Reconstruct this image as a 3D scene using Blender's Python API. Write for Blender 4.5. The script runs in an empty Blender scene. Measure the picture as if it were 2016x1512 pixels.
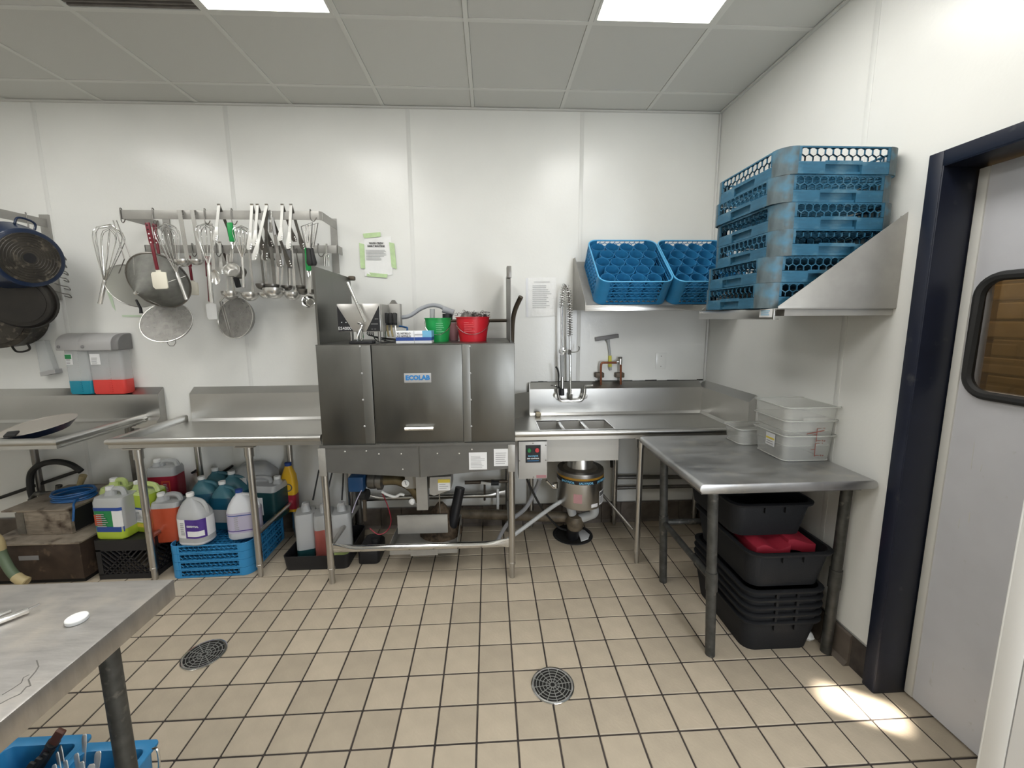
import bpy, bmesh, math, random
from mathutils import Vector, Matrix
random.seed(7)
PI = math.pi
sc = bpy.context.scene
COL = sc.collection

# ------------------------------------------------------------------ camera
F_PX, PPX, PPY = 814.07, -3.33, -14.45
CA = Vector((0.9988272, -0.04808192, -0.00568822))
CB = Vector((0.01239375, 0.14033813, 0.99002606))
CF = Vector((0.04680408, 0.98893546, -0.14076946))
CO = Vector((0.0, -3.091, 1.61875))
cam_d = bpy.data.cameras.new('camera')
cam = bpy.data.objects.new('camera', cam_d)
COL.objects.link(cam)
cam.matrix_world = Matrix(((CA.x, CB.x, -CF.x, CO.x), (CA.y, CB.y, -CF.y, CO.y), (CA.z, CB.z, -CF.z, CO.z), (0, 0, 0, 1)))
cam_d.sensor_width = 36.0
cam_d.lens = F_PX / 2016 * 36.0
cam_d.shift_x = -PPX / 2016
cam_d.shift_y = PPY / 2016
cam_d.clip_start = 0.02
sc.camera = cam

def at(px, py, plane, v):
    """point of the room seen at a photo pixel, on the plane X=v, Y=v or Z=v"""
    d = (px - 1008 - PPX) / F_PX * CA - (py - 756 - PPY) / F_PX * CB + CF
    i = 'XYZ'.index(plane)
    return CO + d * ((v - CO[i]) / d[i])
def aY(px, py, y): return at(px, py, 'Y', y)
def aZ(px, py, z): return at(px, py, 'Z', z)

# ------------------------------------------------------------------ light / view
sc.view_settings.view_transform = 'Standard'
sc.view_settings.look = 'None'
sc.view_settings.gamma = 1.0
sc.view_settings.use_curve_mapping = False
sc.view_settings.exposure = 0.0
sc.cycles.use_denoising = True
sc.cycles.max_bounces = 8
sc.cycles.transparent_max_bounces = 16
sc.cycles.sample_clamp_indirect = 6.0
sc.cycles.caustics_reflective = False
sc.cycles.caustics_refractive = False
LIGHT_E = 9.6
w = bpy.data.worlds.new('world'); sc.world = w
w.use_nodes = True
w.node_tree.nodes['Background'].inputs[0].default_value = (0.55, 0.62, 0.72, 1)
w.node_tree.nodes['Background'].inputs[1].default_value = 0.15

def area(name, loc, target, sx, sy, energy, col, spread=PI):
    d = bpy.data.lights.new(name, 'AREA'); d.shape = 'RECTANGLE'; d.size = sx; d.size_y = sy
    d.energy = energy; d.color = col; d.spread = spread
    o = bpy.data.objects.new(name, d); COL.objects.link(o)
    o.location = loc
    o.rotation_euler = (Vector(target) - Vector(loc)).to_track_quat('-Z', 'Y').to_euler()
    return o
# daylight of the doorway behind the camera on the right, and the sun patch it throws on the floor
area('doorway_daylight', (1.35, -4.3, 1.3), (1.3, -1.8, 0.1), 0.5, 1.6, 45, (0.86, 0.92, 1.0))
area('sun_through_doorway', (0.30, -3.7, 2.9), (1.525, -1.645, 0.0), 0.24, 0.02, 1.0, (1.0, 0.92, 0.82), 0.04)

# ------------------------------------------------------------------ materials
MATS = {}
def nodes(m):
    m.use_nodes = True
    return m.node_tree.nodes, m.node_tree.links, m.node_tree.nodes['Principled BSDF']
def mat(name, col, rough=0.5, metal=0.0, bump=0.0, bscale=60, var=0.0, vscale=6, stretch=None, coat=0.0, spec=0.5, trans=0.0, alpha=1.0, emit=0.0, rand=0.0, dirt=None, dscale=4, dlo=.5, dhi=.7, rvar=0.0, ior=1.45):
    if name in MATS: return MATS[name]
    m = bpy.data.materials.new(name); N, L, P = nodes(m)
    P.inputs['Base Color'].default_value = (*col, 1); P.inputs['Roughness'].default_value = rough
    P.inputs['Metallic'].default_value = metal; P.inputs['Specular IOR Level'].default_value = spec
    P.inputs['Coat Weight'].default_value = coat; P.inputs['Transmission Weight'].default_value = trans
    P.inputs['Alpha'].default_value = alpha; P.inputs['IOR'].default_value = ior
    if emit:
        P.inputs['Emission Color'].default_value = (*col, 1); P.inputs['Emission Strength'].default_value = emit
    tc = N.new('ShaderNodeTexCoord'); vec = tc.outputs['Object']
    if stretch:
        mp = N.new('ShaderNodeMapping'); mp.inputs['Scale'].default_value = stretch
        L.new(vec, mp.inputs['Vector']); vec = mp.outputs['Vector']
    def noise(scale, detail=4, v=None):
        n = N.new('ShaderNodeTexNoise'); n.inputs['Scale'].default_value = scale; n.inputs['Detail'].default_value = detail
        L.new(v or vec, n.inputs['Vector']); return n
    cur = None
    if var or rand or dirt:
        rgb = N.new('ShaderNodeRGB'); rgb.outputs[0].default_value = (*col, 1); cur = rgb.outputs[0]
    if var:
        n = noise(vscale); mr = N.new('ShaderNodeMapRange'); mr.inputs['From Min'].default_value = .3; mr.inputs['From Max'].default_value = .7
        mr.inputs['To Min'].default_value = 1 - var; mr.inputs['To Max'].default_value = 1 + var
        L.new(n.outputs['Fac'], mr.inputs['Value'])
        hs = N.new('ShaderNodeHueSaturation'); L.new(cur, hs.inputs['Color']); L.new(mr.outputs[0], hs.inputs['Value']); cur = hs.outputs[0]
        if rvar:
            m2 = N.new('ShaderNodeMapRange'); m2.inputs['From Min'].default_value = .3; m2.inputs['From Max'].default_value = .7
            m2.inputs['To Min'].default_value = rough - rvar; m2.inputs['To Max'].default_value = rough + rvar
            L.new(n.outputs['Fac'], m2.inputs['Value']); L.new(m2.outputs[0], P.inputs['Roughness'])
    if rand:
        oi = N.new('ShaderNodeObjectInfo'); mr = N.new('ShaderNodeMapRange')
        mr.inputs['To Min'].default_value = 1 - rand; mr.inputs['To Max'].default_value = 1 + rand
        L.new(oi.outputs['Random'], mr.inputs['Value'])
        hs = N.new('ShaderNodeHueSaturation'); L.new(cur, hs.inputs['Color']); L.new(mr.outputs[0], hs.inputs['Value']); cur = hs.outputs[0]
    if dirt:
        n = noise(dscale, 8, tc.outputs['Object']); mr = N.new('ShaderNodeMapRange')
        mr.inputs['From Min'].default_value = dlo; mr.inputs['From Max'].default_value = dhi
        L.new(n.outputs['Fac'], mr.inputs['Value'])
        mx = N.new('ShaderNodeMix'); mx.data_type = 'RGBA'; mx.inputs['B'].default_value = (*dirt, 1)
        L.new(mr.outputs[0], mx.inputs['Factor']); L.new(cur, mx.inputs['A']); cur = mx.outputs['Result']
    if cur is not None: L.new(cur, P.inputs['Base Color'])
    if bump:
        n = noise(bscale); b = N.new('ShaderNodeBump'); b.inputs['Strength'].default_value = bump; b.inputs['Distance'].default_value = 0.01
        L.new(n.outputs['Fac'], b.inputs['Height']); L.new(b.outputs['Normal'], P.inputs['Normal'])
    MATS[name] = m
    return m
M = {}
M['frp'] = mat('white_wall_panel', (.79, .79, .755), .24, bump=.05, bscale=70, var=.02, vscale=3)
M['seam'] = mat('wall_seam_strip', (.72, .72, .69), .4)
M['wallbase'] = mat('wall_core', (.45, .45, .43), .8)
M['far'] = mat('far_room_wall', (.76, .755, .72), .7, var=.05, vscale=1.5)
M['ceil'] = mat('ceiling_tile', (.60, .60, .565), .85, bump=.05, bscale=120, rand=.03)
M['ceilbar'] = mat('ceiling_grid', (.66, .66, .62), .6)
M['light'] = mat('light_diffuser', (1.0, .99, .96), .5, emit=LIGHT_E)
M['tile'] = mat('quarry_tile', (.42, .358, .272), .50, bump=.12, bscale=90, var=.07, vscale=9, rand=.10)
M['grout'] = mat('floor_grout', (.045, .037, .032), .9, var=.4, vscale=20)
M['base'] = mat('base_tile', (.115, .095, .078), .5, var=.3, vscale=12)
ST = dict(metal=1.0)
M['steel'] = mat('brushed_steel', (.55, .54, .52), .28, **ST)
M['steelx'] = mat('brushed_steel_table', (.55, .545, .525), .31, var=.03, vscale=3, **ST)
M['steelm'] = mat('machine_steel', (.165, .164, .153), .38, var=.06, vscale=4, stretch=(3, 3, 1), rvar=.05, **ST)
M['steelw'] = mat('worn_steel_top', (.50, .50, .50), .40, bump=.01, bscale=30, var=.10, vscale=5, stretch=(1, 3, 1), rvar=.10, dirt=(.62, .60, .56), dscale=9, dlo=.55, dhi=.75, **ST)
M['steelf'] = mat('scratched_steel_top', (.56, .54, .52), .42, bump=.05, bscale=40, var=.12, vscale=10, stretch=(1, 5, 1), dirt=(.74, .69, .63), dscale=8, dlo=.45, dhi=.7, metal=1.0)
M['steelp'] = mat('painted_grey_steel', (.36, .35, .325), .42, metal=.35, var=.06, vscale=15)
M['steelk'] = mat('grey_skirt_steel', (.148, .146, .137), .42, metal=.5, var=.06, vscale=12)
M['galv'] = mat('galvanised_pipe', (.075, .075, .07), .5, metal=.6, var=.3, vscale=25, dirt=(.20, .19, .165), dscale=26, dlo=.60, dhi=.74)
M['chrome'] = mat('chrome', (.72, .72, .71), .12, **ST)
M['utensil'] = mat('polished_steel', (.64, .63, .60), .24, metal=.8)
M['tongsteel'] = mat('bright_tong_steel', (.74, .735, .70), .32, metal=.55)
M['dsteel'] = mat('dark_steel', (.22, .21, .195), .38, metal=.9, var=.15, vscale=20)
M['mesh'] = mat('wire_mesh', (.20, .20, .18), .55, metal=.3, alpha=.74, var=.15, vscale=30)
M['meshl'] = mat('light_wire_mesh', (.33, .33, .28), .5, metal=.3, alpha=.52)
M['meshm'] = mat('medium_wire_mesh', (.28, .27, .25), .5, metal=.3, alpha=.55, var=.15, vscale=30)
M['blue'] = mat('blue_rack_plastic', (.032, .225, .465), .38, var=.10, vscale=12)
M['blueold'] = mat('weathered_blue_plastic', (.024, .115, .195), .5, var=.18, vscale=12, stretch=(1, 1, 6), dirt=(.12, .24, .31), dscale=14, dlo=.52, dhi=.78)
M['bluedk'] = mat('stained_rack_corner', (.085, .115, .125), .5, var=.25, vscale=14, stretch=(3, 3, 1), dirt=(.06, .18, .27), dscale=16, dlo=.45, dhi=.7)
M['bluelit'] = mat('light_blue_plastic', (.11, .43, .72), .35)
M['black'] = mat('black_plastic', (.012, .012, .014), .45)
M['blackr'] = mat('black_rubber', (.018, .018, .018), .6)
M['tub'] = mat('black_bus_tub', (.011, .0115, .013), .6, bump=.1, bscale=150, spec=.3)
M['navy'] = mat('navy_door_frame', (.010, .013, .026), .38, var=.1, vscale=8, dirt=(.06, .06, .065), dscale=14, dlo=.66, dhi=.8)
M['doorgrey'] = mat('grey_door_sheet', (.60, .60, .625), .45, metal=.15, var=.05, vscale=4, dirt=(.55, .55, .55), dscale=30, dlo=.68, dhi=.75)
M['white'] = mat('white_plastic', (.80, .80, .78), .4)
M['cream'] = mat('cream_silicone', (.78, .74, .62), .5)
M['offwhite'] = mat('offwhite_trim', (.62, .61, .57), .5)
M['paper'] = mat('paper', (.84, .84, .82), .6, bump=.4, bscale=18)
M['ink'] = mat('ink', (.10, .10, .10), .7)
M['inkg'] = mat('grey_ink', (.33, .33, .33), .7)
M['tape'] = mat('green_tape', (.50, .66, .36), .6, var=.1, vscale=30)
M['maroon'] = mat('maroon_handle', (.15, .012, .022), .4)
M['green'] = mat('green_plastic', (.012, .30, .07), .4)
M['red'] = mat('red_plastic', (.60, .018, .03), .38, var=.05, vscale=10)
M['redc'] = mat('red_cloth', (.24, .008, .022), .7)
M['yellow'] = mat('yellow_plastic', (.72, .42, .02), .45)
M['yellowg'] = mat('yellow_grip', (.66, .62, .10), .5)
M['copper'] = mat('copper_pipe', (.27, .105, .06), .38, metal=.9, var=.3, vscale=25)
M['brass'] = mat('dull_brass', (.20, .16, .09), .4, metal=.7, var=.2, vscale=20)
M['bronze'] = mat('dark_bronze', (.10, .08, .06), .5, metal=.5)
M['dispgrey'] = mat('dispenser_shell', (.40, .395, .39), .4)
M['dispdark'] = mat('dispenser_side', (.20, .195, .195), .45)
M['clear'] = mat('cloudy_plastic', (.66, .68, .68), .35, alpha=.42)
M['clearbin'] = mat('clear_food_box', (.62, .62, .58), .18, alpha=.30, spec=.6)
M['clearrim'] = mat('clear_box_rim', (.60, .60, .56), .15, alpha=.75)
M['cyan'] = mat('turquoise_soap', (.01, .25, .36), .3)
M['coral'] = mat('coral_soap', (.72, .06, .05), .3)
M['panblue'] = mat('blue_enamel', (.008, .02, .055), .3, coat=.3)
M['panblack'] = mat('black_pan', (.015, .013, .011), .5, var=.3, vscale=12)
M['pangrease'] = mat('burnt_pan', (.035, .03, .024), .45, var=.5, vscale=10, dirt=(.15, .13, .10), dscale=30, dlo=.55, dhi=.7)
M['rust'] = mat('greasy_steel_box', (.30, .255, .205), .5, metal=.4, var=.2, vscale=8, stretch=(2, 2, 14), dirt=(.05, .03, .02), dscale=9, dlo=.54, dhi=.70)
M['rustd'] = mat('greasy_dark_box', (.045, .03, .022), .5, metal=.3, var=.5, vscale=8, dirt=(.20, .14, .09), dscale=9, dlo=.6, dhi=.72)
M['hose'] = mat('grey_hose', (.30, .31, .33), .45)
M['pvc'] = mat('grey_pvc_pipe', (.40, .41, .41), .45)
M['pipedirty'] = mat('dirty_brown_pipe', (.10, .08, .055), .5, var=.4, vscale=20)
M['bluehose'] = mat('blue_hose', (.012, .09, .26), .4)
M['purple'] = mat('purple_label', (.07, .03, .22), .5)
M['labelw'] = mat('white_label', (.72, .72, .72), .5)
M['labelb'] = mat('blue_label', (.02, .06, .26), .5)
M['labelg'] = mat('green_label', (.02, .22, .07), .5)
M['lilac'] = mat('lilac_label', (.44, .41, .52), .5)
M['jugw'] = mat('white_jug', (.60, .61, .63), .4)
M['jugc'] = mat('cloudy_jug', (.50, .51, .51), .35, alpha=.75)
M['limel'] = mat('lime_liquid', (.42, .55, .05), .3)
M['lime'] = mat('pale_lime_jug', (.48, .58, .22), .35)
M['orangel'] = mat('orange_red_liquid', (.48, .08, .035), .3)
M['redl'] = mat('dark_red_liquid', (.30, .02, .04), .3)
M['bluel'] = mat('deep_blue_liquid', (.008, .075, .13), .3)
M['tealjug'] = mat('teal_jug', (.055, .17, .215), .35)
M['dkgreen'] = mat('dark_green_liquid', (.012, .05, .055), .3)
M['brown'] = mat('brown_handle', (.09, .035, .022), .45)
M['brick'] = mat('tan_painted_brick', (.30, .21, .095), .7, var=.15, vscale=14, rand=.12)
M['mortar'] = mat('mortar', (.19, .13, .06), .9)
M['glass'] = mat('smoked_glass', (.9, .85, .75), .05, trans=1.0, alpha=.35)
M['gold'] = mat('amber_band', (.30, .16, .02), .3)
M['cyanink'] = mat('blue_lettering', (.03, .20, .48), .5)
M['skyink'] = mat('light_blue_lettering', (.16, .42, .62), .5)
M['redink'] = mat('red_marking', (.22, .05, .035), .6)
M['yelink'] = mat('yellow_marking', (.70, .55, .08), .6)
M['btnr'] = mat('red_button', (.50, .05, .06), .4)
M['btng'] = mat('green_button', (.02, .16, .05), .4)
M['motor'] = mat('blue_motor_cover', (.012, .06, .16), .4)
M['pink'] = mat('pink_cup', (.60, .30, .32), .3, alpha=.6)
M['scrub'] = mat('steel_wool', (.20, .19, .175), .35, metal=.9)
M['dirt'] = mat('food_scraps', (.10, .07, .045), .8, var=.6, vscale=40)
M['vent'] = mat('dusty_vent', (.14, .125, .11), .7, var=.3, vscale=10)
M['dark'] = mat('dark_void', (.008, .007, .006), .8)
M['wood'] = mat('scouring_crumb', (.62, .54, .38), .8)
M['card'] = mat('white_card', (.74, .75, .77), .5)
M['tan'] = mat('beige_hose_end', (.42, .34, .18), .5)
M['feedpink'] = mat('salmon_feed_liquid', (.36, .10, .085), .35)
M['sage'] = mat('green_hose', (.10, .14, .085), .5)

# ------------------------------------------------------------------ geometry helpers
ORG = {}
class MB:
    def __init__(s): s.v = []; s.f = []
    def add(s, vs, fs):
        o = len(s.v); s.v += [tuple(v) for v in vs]; s.f += [tuple(i + o for i in f) for f in fs]; return s
    def box(s, x0, x1, y0, y1, z0, z1):
        if x0 > x1: x0, x1 = x1, x0
        if y0 > y1: y0, y1 = y1, y0
        if z0 > z1: z0, z1 = z1, z0
        return s.add([(x0, y0, z0), (x1, y0, z0), (x1, y1, z0), (x0, y1, z0), (x0, y0, z1), (x1, y0, z1), (x1, y1, z1), (x0, y1, z1)],
                     [(0, 3, 2, 1), (4, 5, 6, 7), (0, 1, 5, 4), (1, 2, 6, 5), (2, 3, 7, 6), (3, 0, 4, 7)])
    def obox(s, c, ax, ay, az):
        """box with centre c and half-axis vectors"""
        c = Vector(c); V = []
        for k in (-1, 1):
            for i, j in ((-1, -1), (1, -1), (1, 1), (-1, 1)): V.append(c + ax * i + ay * j + az * k)
        return s.add(V, [(0, 3, 2, 1), (4, 5, 6, 7), (0, 1, 5, 4), (1, 2, 6, 5), (2, 3, 7, 6), (3, 0, 4, 7)])
    def bar(s, p0, p1, wd, th, nrm=(0, 1, 0)):
        p0 = Vector(p0); p1 = Vector(p1); d = p1 - p0; n = Vector(nrm); u = d.cross(n)
        if u.length < 1e-9: u = d.orthogonal()
        u.normalize(); n = u.cross(d).normalized()
        return s.obox((p0 + p1) / 2, u * wd / 2, n * th / 2, d / 2)
    def tube(s, pts, r, n=10, closed=False, caps=True):
        P = [Vector(p) for p in pts]; k = len(P); rr = r if isinstance(r, (list, tuple)) else [r] * k
        T = []
        for i in range(k):
            a_ = P[i - 1] if (i > 0 or closed) else P[i]; b_ = P[(i + 1) % k] if (i < k - 1 or closed) else P[i]
            t = b_ - a_; T.append(t.normalized() if t.length > 1e-9 else Vector((0, 0, 1)))
        u = T[0].orthogonal().normalized(); V = []
        for i in range(k):
            u = (u - T[i] * u.dot(T[i]))
            u = u.normalized() if u.length > 1e-6 else T[i].orthogonal().normalized()
            w_ = T[i].cross(u)
            for j in range(n):
                a_ = 2 * PI * j / n; V.append(P[i] + (u * math.cos(a_) + w_ * math.sin(a_)) * rr[i])
        Fc = []
        for i in range(k if closed else k - 1):
            i2 = (i + 1) % k
            for j in range(n):
                j2 = (j + 1) % n; Fc.append((i * n + j, i * n + j2, i2 * n + j2, i2 * n + j))
        if caps and not closed:
            Fc.append(tuple(range(n - 1, -1, -1))); Fc.append(tuple((k - 1) * n + j for j in range(n)))
        return s.add(V, Fc)
    def lathe(s, prof, o, axis=(0, 0, 1), n=24, sx=1.0):
        o = Vector(o); a_ = Vector(axis).normalized()
        u = Vector((1, 0, 0)) if abs(a_.x) < .9 else Vector((0, 0, 1)); u = (u - a_ * u.dot(a_)).normalized(); w_ = a_.cross(u)
        V = []; Fc = []; k = len(prof)
        for r, t in prof:
            for j in range(n):
                g = 2 * PI * j / n; V.append(o + a_ * t + (u * math.cos(g) * sx + w_ * math.sin(g)) * r)
        for i in range(k - 1):
            for j in range(n):
                j2 = (j + 1) % n; Fc.append((i * n + j, i * n + j2, (i + 1) * n + j2, (i + 1) * n + j))
        if prof[0][0] > 1e-6: Fc.append(tuple(range(n - 1, -1, -1)))
        if prof[-1][0] > 1e-6: Fc.append(tuple((k - 1) * n + j for j in range(n)))
        return s.add(V, Fc)
    def open_lathe(s, prof, o, axis=(0, 0, 1), n=24):
        """closed profile loop turned round an axis (walls with thickness)"""
        o = Vector(o); a_ = Vector(axis).normalized()
        u = Vector((1, 0, 0)) if abs(a_.x) < .9 else Vector((0, 0, 1)); u = (u - a_ * u.dot(a_)).normalized(); w_ = a_.cross(u)
        V = []; Fc = []; k = len(prof)
        for r, t in prof:
            for j in range(n):
                g = 2 * PI * j / n; V.append(o + a_ * t + (u * math.cos(g) + w_ * math.sin(g)) * r)
        for i in range(k):
            i2 = (i + 1) % k
            for j in range(n):
                j2 = (j + 1) % n; Fc.append((i * n + j, i * n + j2, i2 * n + j2, i2 * n + j))
        return s.add(V, Fc)
    def poly(s, pts, off):
        """flat polygon pushed along off"""
        P = [Vector(p) for p in pts]; off = Vector(off); k = len(P)
        V = P + [p + off for p in P]
        Fc = [tuple(range(k - 1, -1, -1)), tuple(range(k, 2 * k))]
        for i in range(k): Fc.append((i, (i + 1) % k, (i + 1) % k + k, i + k))
        return s.add(V, Fc)
    def loft(s, rings, cap0=True, cap1=True):
        n = len(rings[0]); V = [p for r in rings for p in r]; Fc = []
        for i in range(len(rings) - 1):
            for j in range(n):
                j2 = (j + 1) % n; Fc.append((i * n + j, i * n + j2, (i + 1) * n + j2, (i + 1) * n + j))
        if cap0: Fc.append(tuple(range(n - 1, -1, -1)))
        if cap1: Fc.append(tuple((len(rings) - 1) * n + j for j in range(n)))
        return s.add(V, Fc)
    def mesh(s, name, org=Vector((0, 0, 0)), bevel=0.0, seg=2, ang=35):
        me = bpy.data.meshes.new(name)
        me.from_pydata([tuple(Vector(v) - org) for v in s.v], [], s.f)
        bm = bmesh.new(); bm.from_mesh(me)
        bmesh.ops.recalc_face_normals(bm, faces=bm.faces)
        if bevel:
            es = [e for e in bm.edges if len(e.link_faces) == 2 and e.calc_face_angle() > .6]
            bmesh.ops.bevel(bm, geom=es, offset=bevel, segments=seg, profile=.5, affect='EDGES', clamp_overlap=True)
        bm.to_mesh(me); bm.free()
        for p in me.polygons: p.use_smooth = True
        me.set_sharp_from_angle(angle=math.radians(ang))
        return me

def link(name, me, m, parent=None, loc=(0, 0, 0)):
    o = bpy.data.objects.new(name, me); COL.objects.link(o); o.location = loc
    if m and not me.materials: me.materials.append(m)
    if parent: o.parent = parent
    return o
def props(o, label=None, cat=None, group=None, kind=None):
    if label: o['label'] = label
    if cat: o['category'] = cat
    if group: o['group'] = group
    if kind: o['kind'] = kind
    return o
def thing(name, label, cat, loc=(0, 0, 0), group=None, kind=None):
    o = bpy.data.objects.new(name, None); COL.objects.link(o); o.location = loc; o.empty_display_size = .05
    ORG[o] = Vector(loc)
    return props(o, label, cat, group, kind)
def part(name, mb, m, parent, bevel=0.0, seg=2, label=None, kind=None, ang=35):
    org = ORG.get(parent, Vector((0, 0, 0)))
    o = link(name, mb.mesh(name, org, bevel, seg, ang), m, parent)
    ORG[o] = org
    return props(o, label, kind=kind)
def single(name, mb, m, label, cat, group=None, bevel=0.0, kind=None, ang=35):
    xs = [v[0] for v in mb.v]; ys = [v[1] for v in mb.v]; zs = [v[2] for v in mb.v]
    org = Vector(((min(xs) + max(xs)) / 2, (min(ys) + max(ys)) / 2, min(zs)))
    o = link(name, mb.mesh(name, org, bevel, 2, ang), m, None, org); ORG[o] = org
    return props(o, label, cat, group, kind)
def dup(root, loc=None, rot=None, label=None, group=None):
    r = root.copy(); COL.objects.link(r)
    if loc is not None: r.location = loc
    if rot is not None: r.rotation_euler = rot
    if label: r['label'] = label
    if group: r['group'] = group
    for ch in list(root.children):
        c = ch.copy(); COL.objects.link(c); c.parent = r
        for g in ch.children:
            d = g.copy(); COL.objects.link(d); d.parent = c
    return r
def piece(name, me, m, parent, loc):
    o = link(name, me, m, parent, Vector(loc) - ORG.get(parent, Vector((0, 0, 0)))); ORG[o] = ORG.get(parent, Vector((0, 0, 0)))
    return o
def spline(pts, n=8):
    P = [Vector(p) for p in pts]; out = []
    for i in range(len(P) - 1):
        p0 = P[max(i - 1, 0)]; p1 = P[i]; p2 = P[i + 1]; p3 = P[min(i + 2, len(P) - 1)]
        for k in range(n):
            t = k / n
            out.append(.5 * ((2 * p1) + (-p0 + p2) * t + (2 * p0 - 5 * p1 + 4 * p2 - p3) * t * t + (-p0 + 3 * p1 - 3 * p2 + p3) * t ** 3))
    out.append(P[-1]); return out
def ring(z, hx, hy, rr, cx=0, cy=0, n=6):
    """rounded rectangle at height z"""
    out = []; rr = min(rr, hx * .999, hy * .999)
    for q, (sx, sy) in enumerate(((1, 1), (-1, 1), (-1, -1), (1, -1))):
        for k in range(n):
            a_ = PI / 2 * (q + k / (n - 1)); out.append((cx + sx * (hx - rr) + rr * math.cos(a_), cy + sy * (hy - rr) + rr * math.sin(a_), z))
    return out
def letters(name, text, size, o, right, up, m, parent, thick=.0008, align='CENTER', bold=0.0, label=None):
    cu = bpy.data.curves.new('lettering', 'FONT'); cu.body = text; cu.size = size; cu.align_x = align; cu.align_y = 'CENTER'
    cu.resolution_u = 2; cu.extrude = thick / 2; cu.offset = bold
    tmp = bpy.data.objects.new('lettering', cu); COL.objects.link(tmp)
    dg = bpy.context.evaluated_depsgraph_get(); me = bpy.data.meshes.new_from_object(tmp.evaluated_get(dg))
    bpy.data.objects.remove(tmp); bpy.data.curves.remove(cu)
    r = Vector(right).normalized(); u = Vector(up).normalized(); n = r.cross(u)
    me.transform(Matrix(((r.x, u.x, n.x, 0), (r.y, u.y, n.y, 0), (r.z, u.z, n.z, 0), (0, 0, 0, 1))))
    me.materials.clear(); me.name = name
    ob = piece(name, me, m, parent, Vector(o) + n * thick / 2)
    return props(ob, label)
def lines(o, right, up, wd, ht, rows, seed=1, th=.0006, fill=.45, short=.35):
    """rows of fine print too small to read: thin bars"""
    rnd = random.Random(seed); mb = MB(); r = Vector(right).normalized(); u = Vector(up).normalized(); n = r.cross(u)
    for i in range(rows):
        f_ = 1 - short * rnd.random() if rows > 1 else 1
        y = ht / 2 - (i + .5) * ht / rows
        c = Vector(o) + u * y + r * (-(1 - f_) * wd / 2) + n * th / 2
        mb.obox(c, r * wd * f_ / 2, u * ht / rows * fill / 2, n * th / 2)
    return mb

X3 = Vector((1, 0, 0)); Y3 = Vector((0, 1, 0)); Z3 = Vector((0, 0, 1))
XR, H = 1.655, 3.05

# ================================================================== ROOM
def structure(name, mb, m, bevel=0): return props(single(name, mb, m, None, None, bevel=bevel), kind='structure')
XL, YF = -4.4, -4.7
# floor with quarry tiles
floor = structure('floor', MB().box(XL, 3.2, YF, .1, -.12, -.0035), M['grout'])
TX, TY, TS, TR = -.0764, -.7502, .15949, .00429
tw = TS / 2 - .0038
tme = MB().box(-tw, tw, -tw, tw, -.012, 0).mesh('tile', bevel=.0018, seg=1)
tme.materials.append(M['tile'])
cand = []
for i in range(-27, 22):
    for j in range(-6, 25):
        gx, gy = (i + .5) * TS, -(j + .5) * TS
        x = TX + math.cos(TR) * gx - math.sin(TR) * gy; y = TY + math.sin(TR) * gx + math.cos(TR) * gy
        if x > 1.86 or y > .02 or y < YF + .1 or x < XL + .1: continue
        if x > 1.70 and y > -1.45: continue
        d = Vector((x, y, 0)) - CO; z = d.dot(CF)
        vis = False
        if z > .4:
            px, py = 1008 + F_PX * d.dot(CA) / z, 756 - F_PX * d.dot(CB) / z
            vis = -60 < px < 2070 and py < 1590
            if px < 330 and py > 1150 and y < -1.95: vis = vis and px > 60   # mostly below the near table
            if px < 250 and y > -.8: vis = False
        cand.append((0 if vis else 1, d.length, x, y))
cand.sort()
nt = 0; rest = MB(); q = .0003
for vis, dd, x, y in cand:
    if nt < 300 and not vis:
        nt += 1; o = piece('tile', tme, None, floor, (x, y, random.uniform(-.0006, .0006))); o.rotation_euler = (random.uniform(-q, q) * 3, random.uniform(-q, q) * 3, TR)
    else:
        c, s_ = math.cos(TR) * tw, math.sin(TR) * tw
        rest.obox((x, y, -.006), Vector((c, s_, 0)), Vector((-s_, c, 0)), Vector((0, 0, .006)))
part('tiles_beyond', rest, M['tile'], floor, kind='stuff')

# ceiling: tee grid, tiles, vent and light panels
ceiling = structure('ceiling', MB().box(XL, 3.2, YF, .1, H + .03, H + .12), M['wallbase'])
CX, C1, CT = -.1006, .2475, .6096
ys = [0.0] + [-(C1 + k * CT) for k in range(8)]
xs = [XL] + [CX + k * CT for k in range(-7, 3)] + [XR]
gb = MB()
for x in xs[1:-1]: gb.box(x - .012, x + .012, YF, 0, H - .003, H + .03)
for y in ys[1:]:
    for a_, b_ in zip(xs[:-1], xs[1:]): gb.box(a_ + .012, b_ - .012, y - .012, y + .012, H - .002, H + .03)
part('grid_bar', gb, M['ceilbar'], ceiling)
holes = {}                                                            # (col,row) cells without a tile
LIGHTS = [(-2, 2, 'left-hand white fluorescent ceiling light panel at top of the picture'), (1, 2, 'right-hand white fluorescent ceiling light panel nearer the wall'),
          (-2, 5, 'added fill light panel in the unseen ceiling behind the viewer on the left'), (1, 5, 'added fill light panel in the unseen ceiling behind the viewer on the right'), (-5, 5, 'added fill light panel in the unseen ceiling far left behind the viewer'), (-5, 2, 'added fill light panel in the unseen ceiling far over to the left')]  # these four unseen panels are added as fill light for the room
VENT = (-3, 2)
def col_of(k): return xs.index(CX + k * CT)
skip = set()
for k, r_, _ in LIGHTS: skip |= {(col_of(k), r_), (col_of(k), r_ + 1)}
skip.add((col_of(VENT[0]), VENT[1]))
cme = {}
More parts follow.
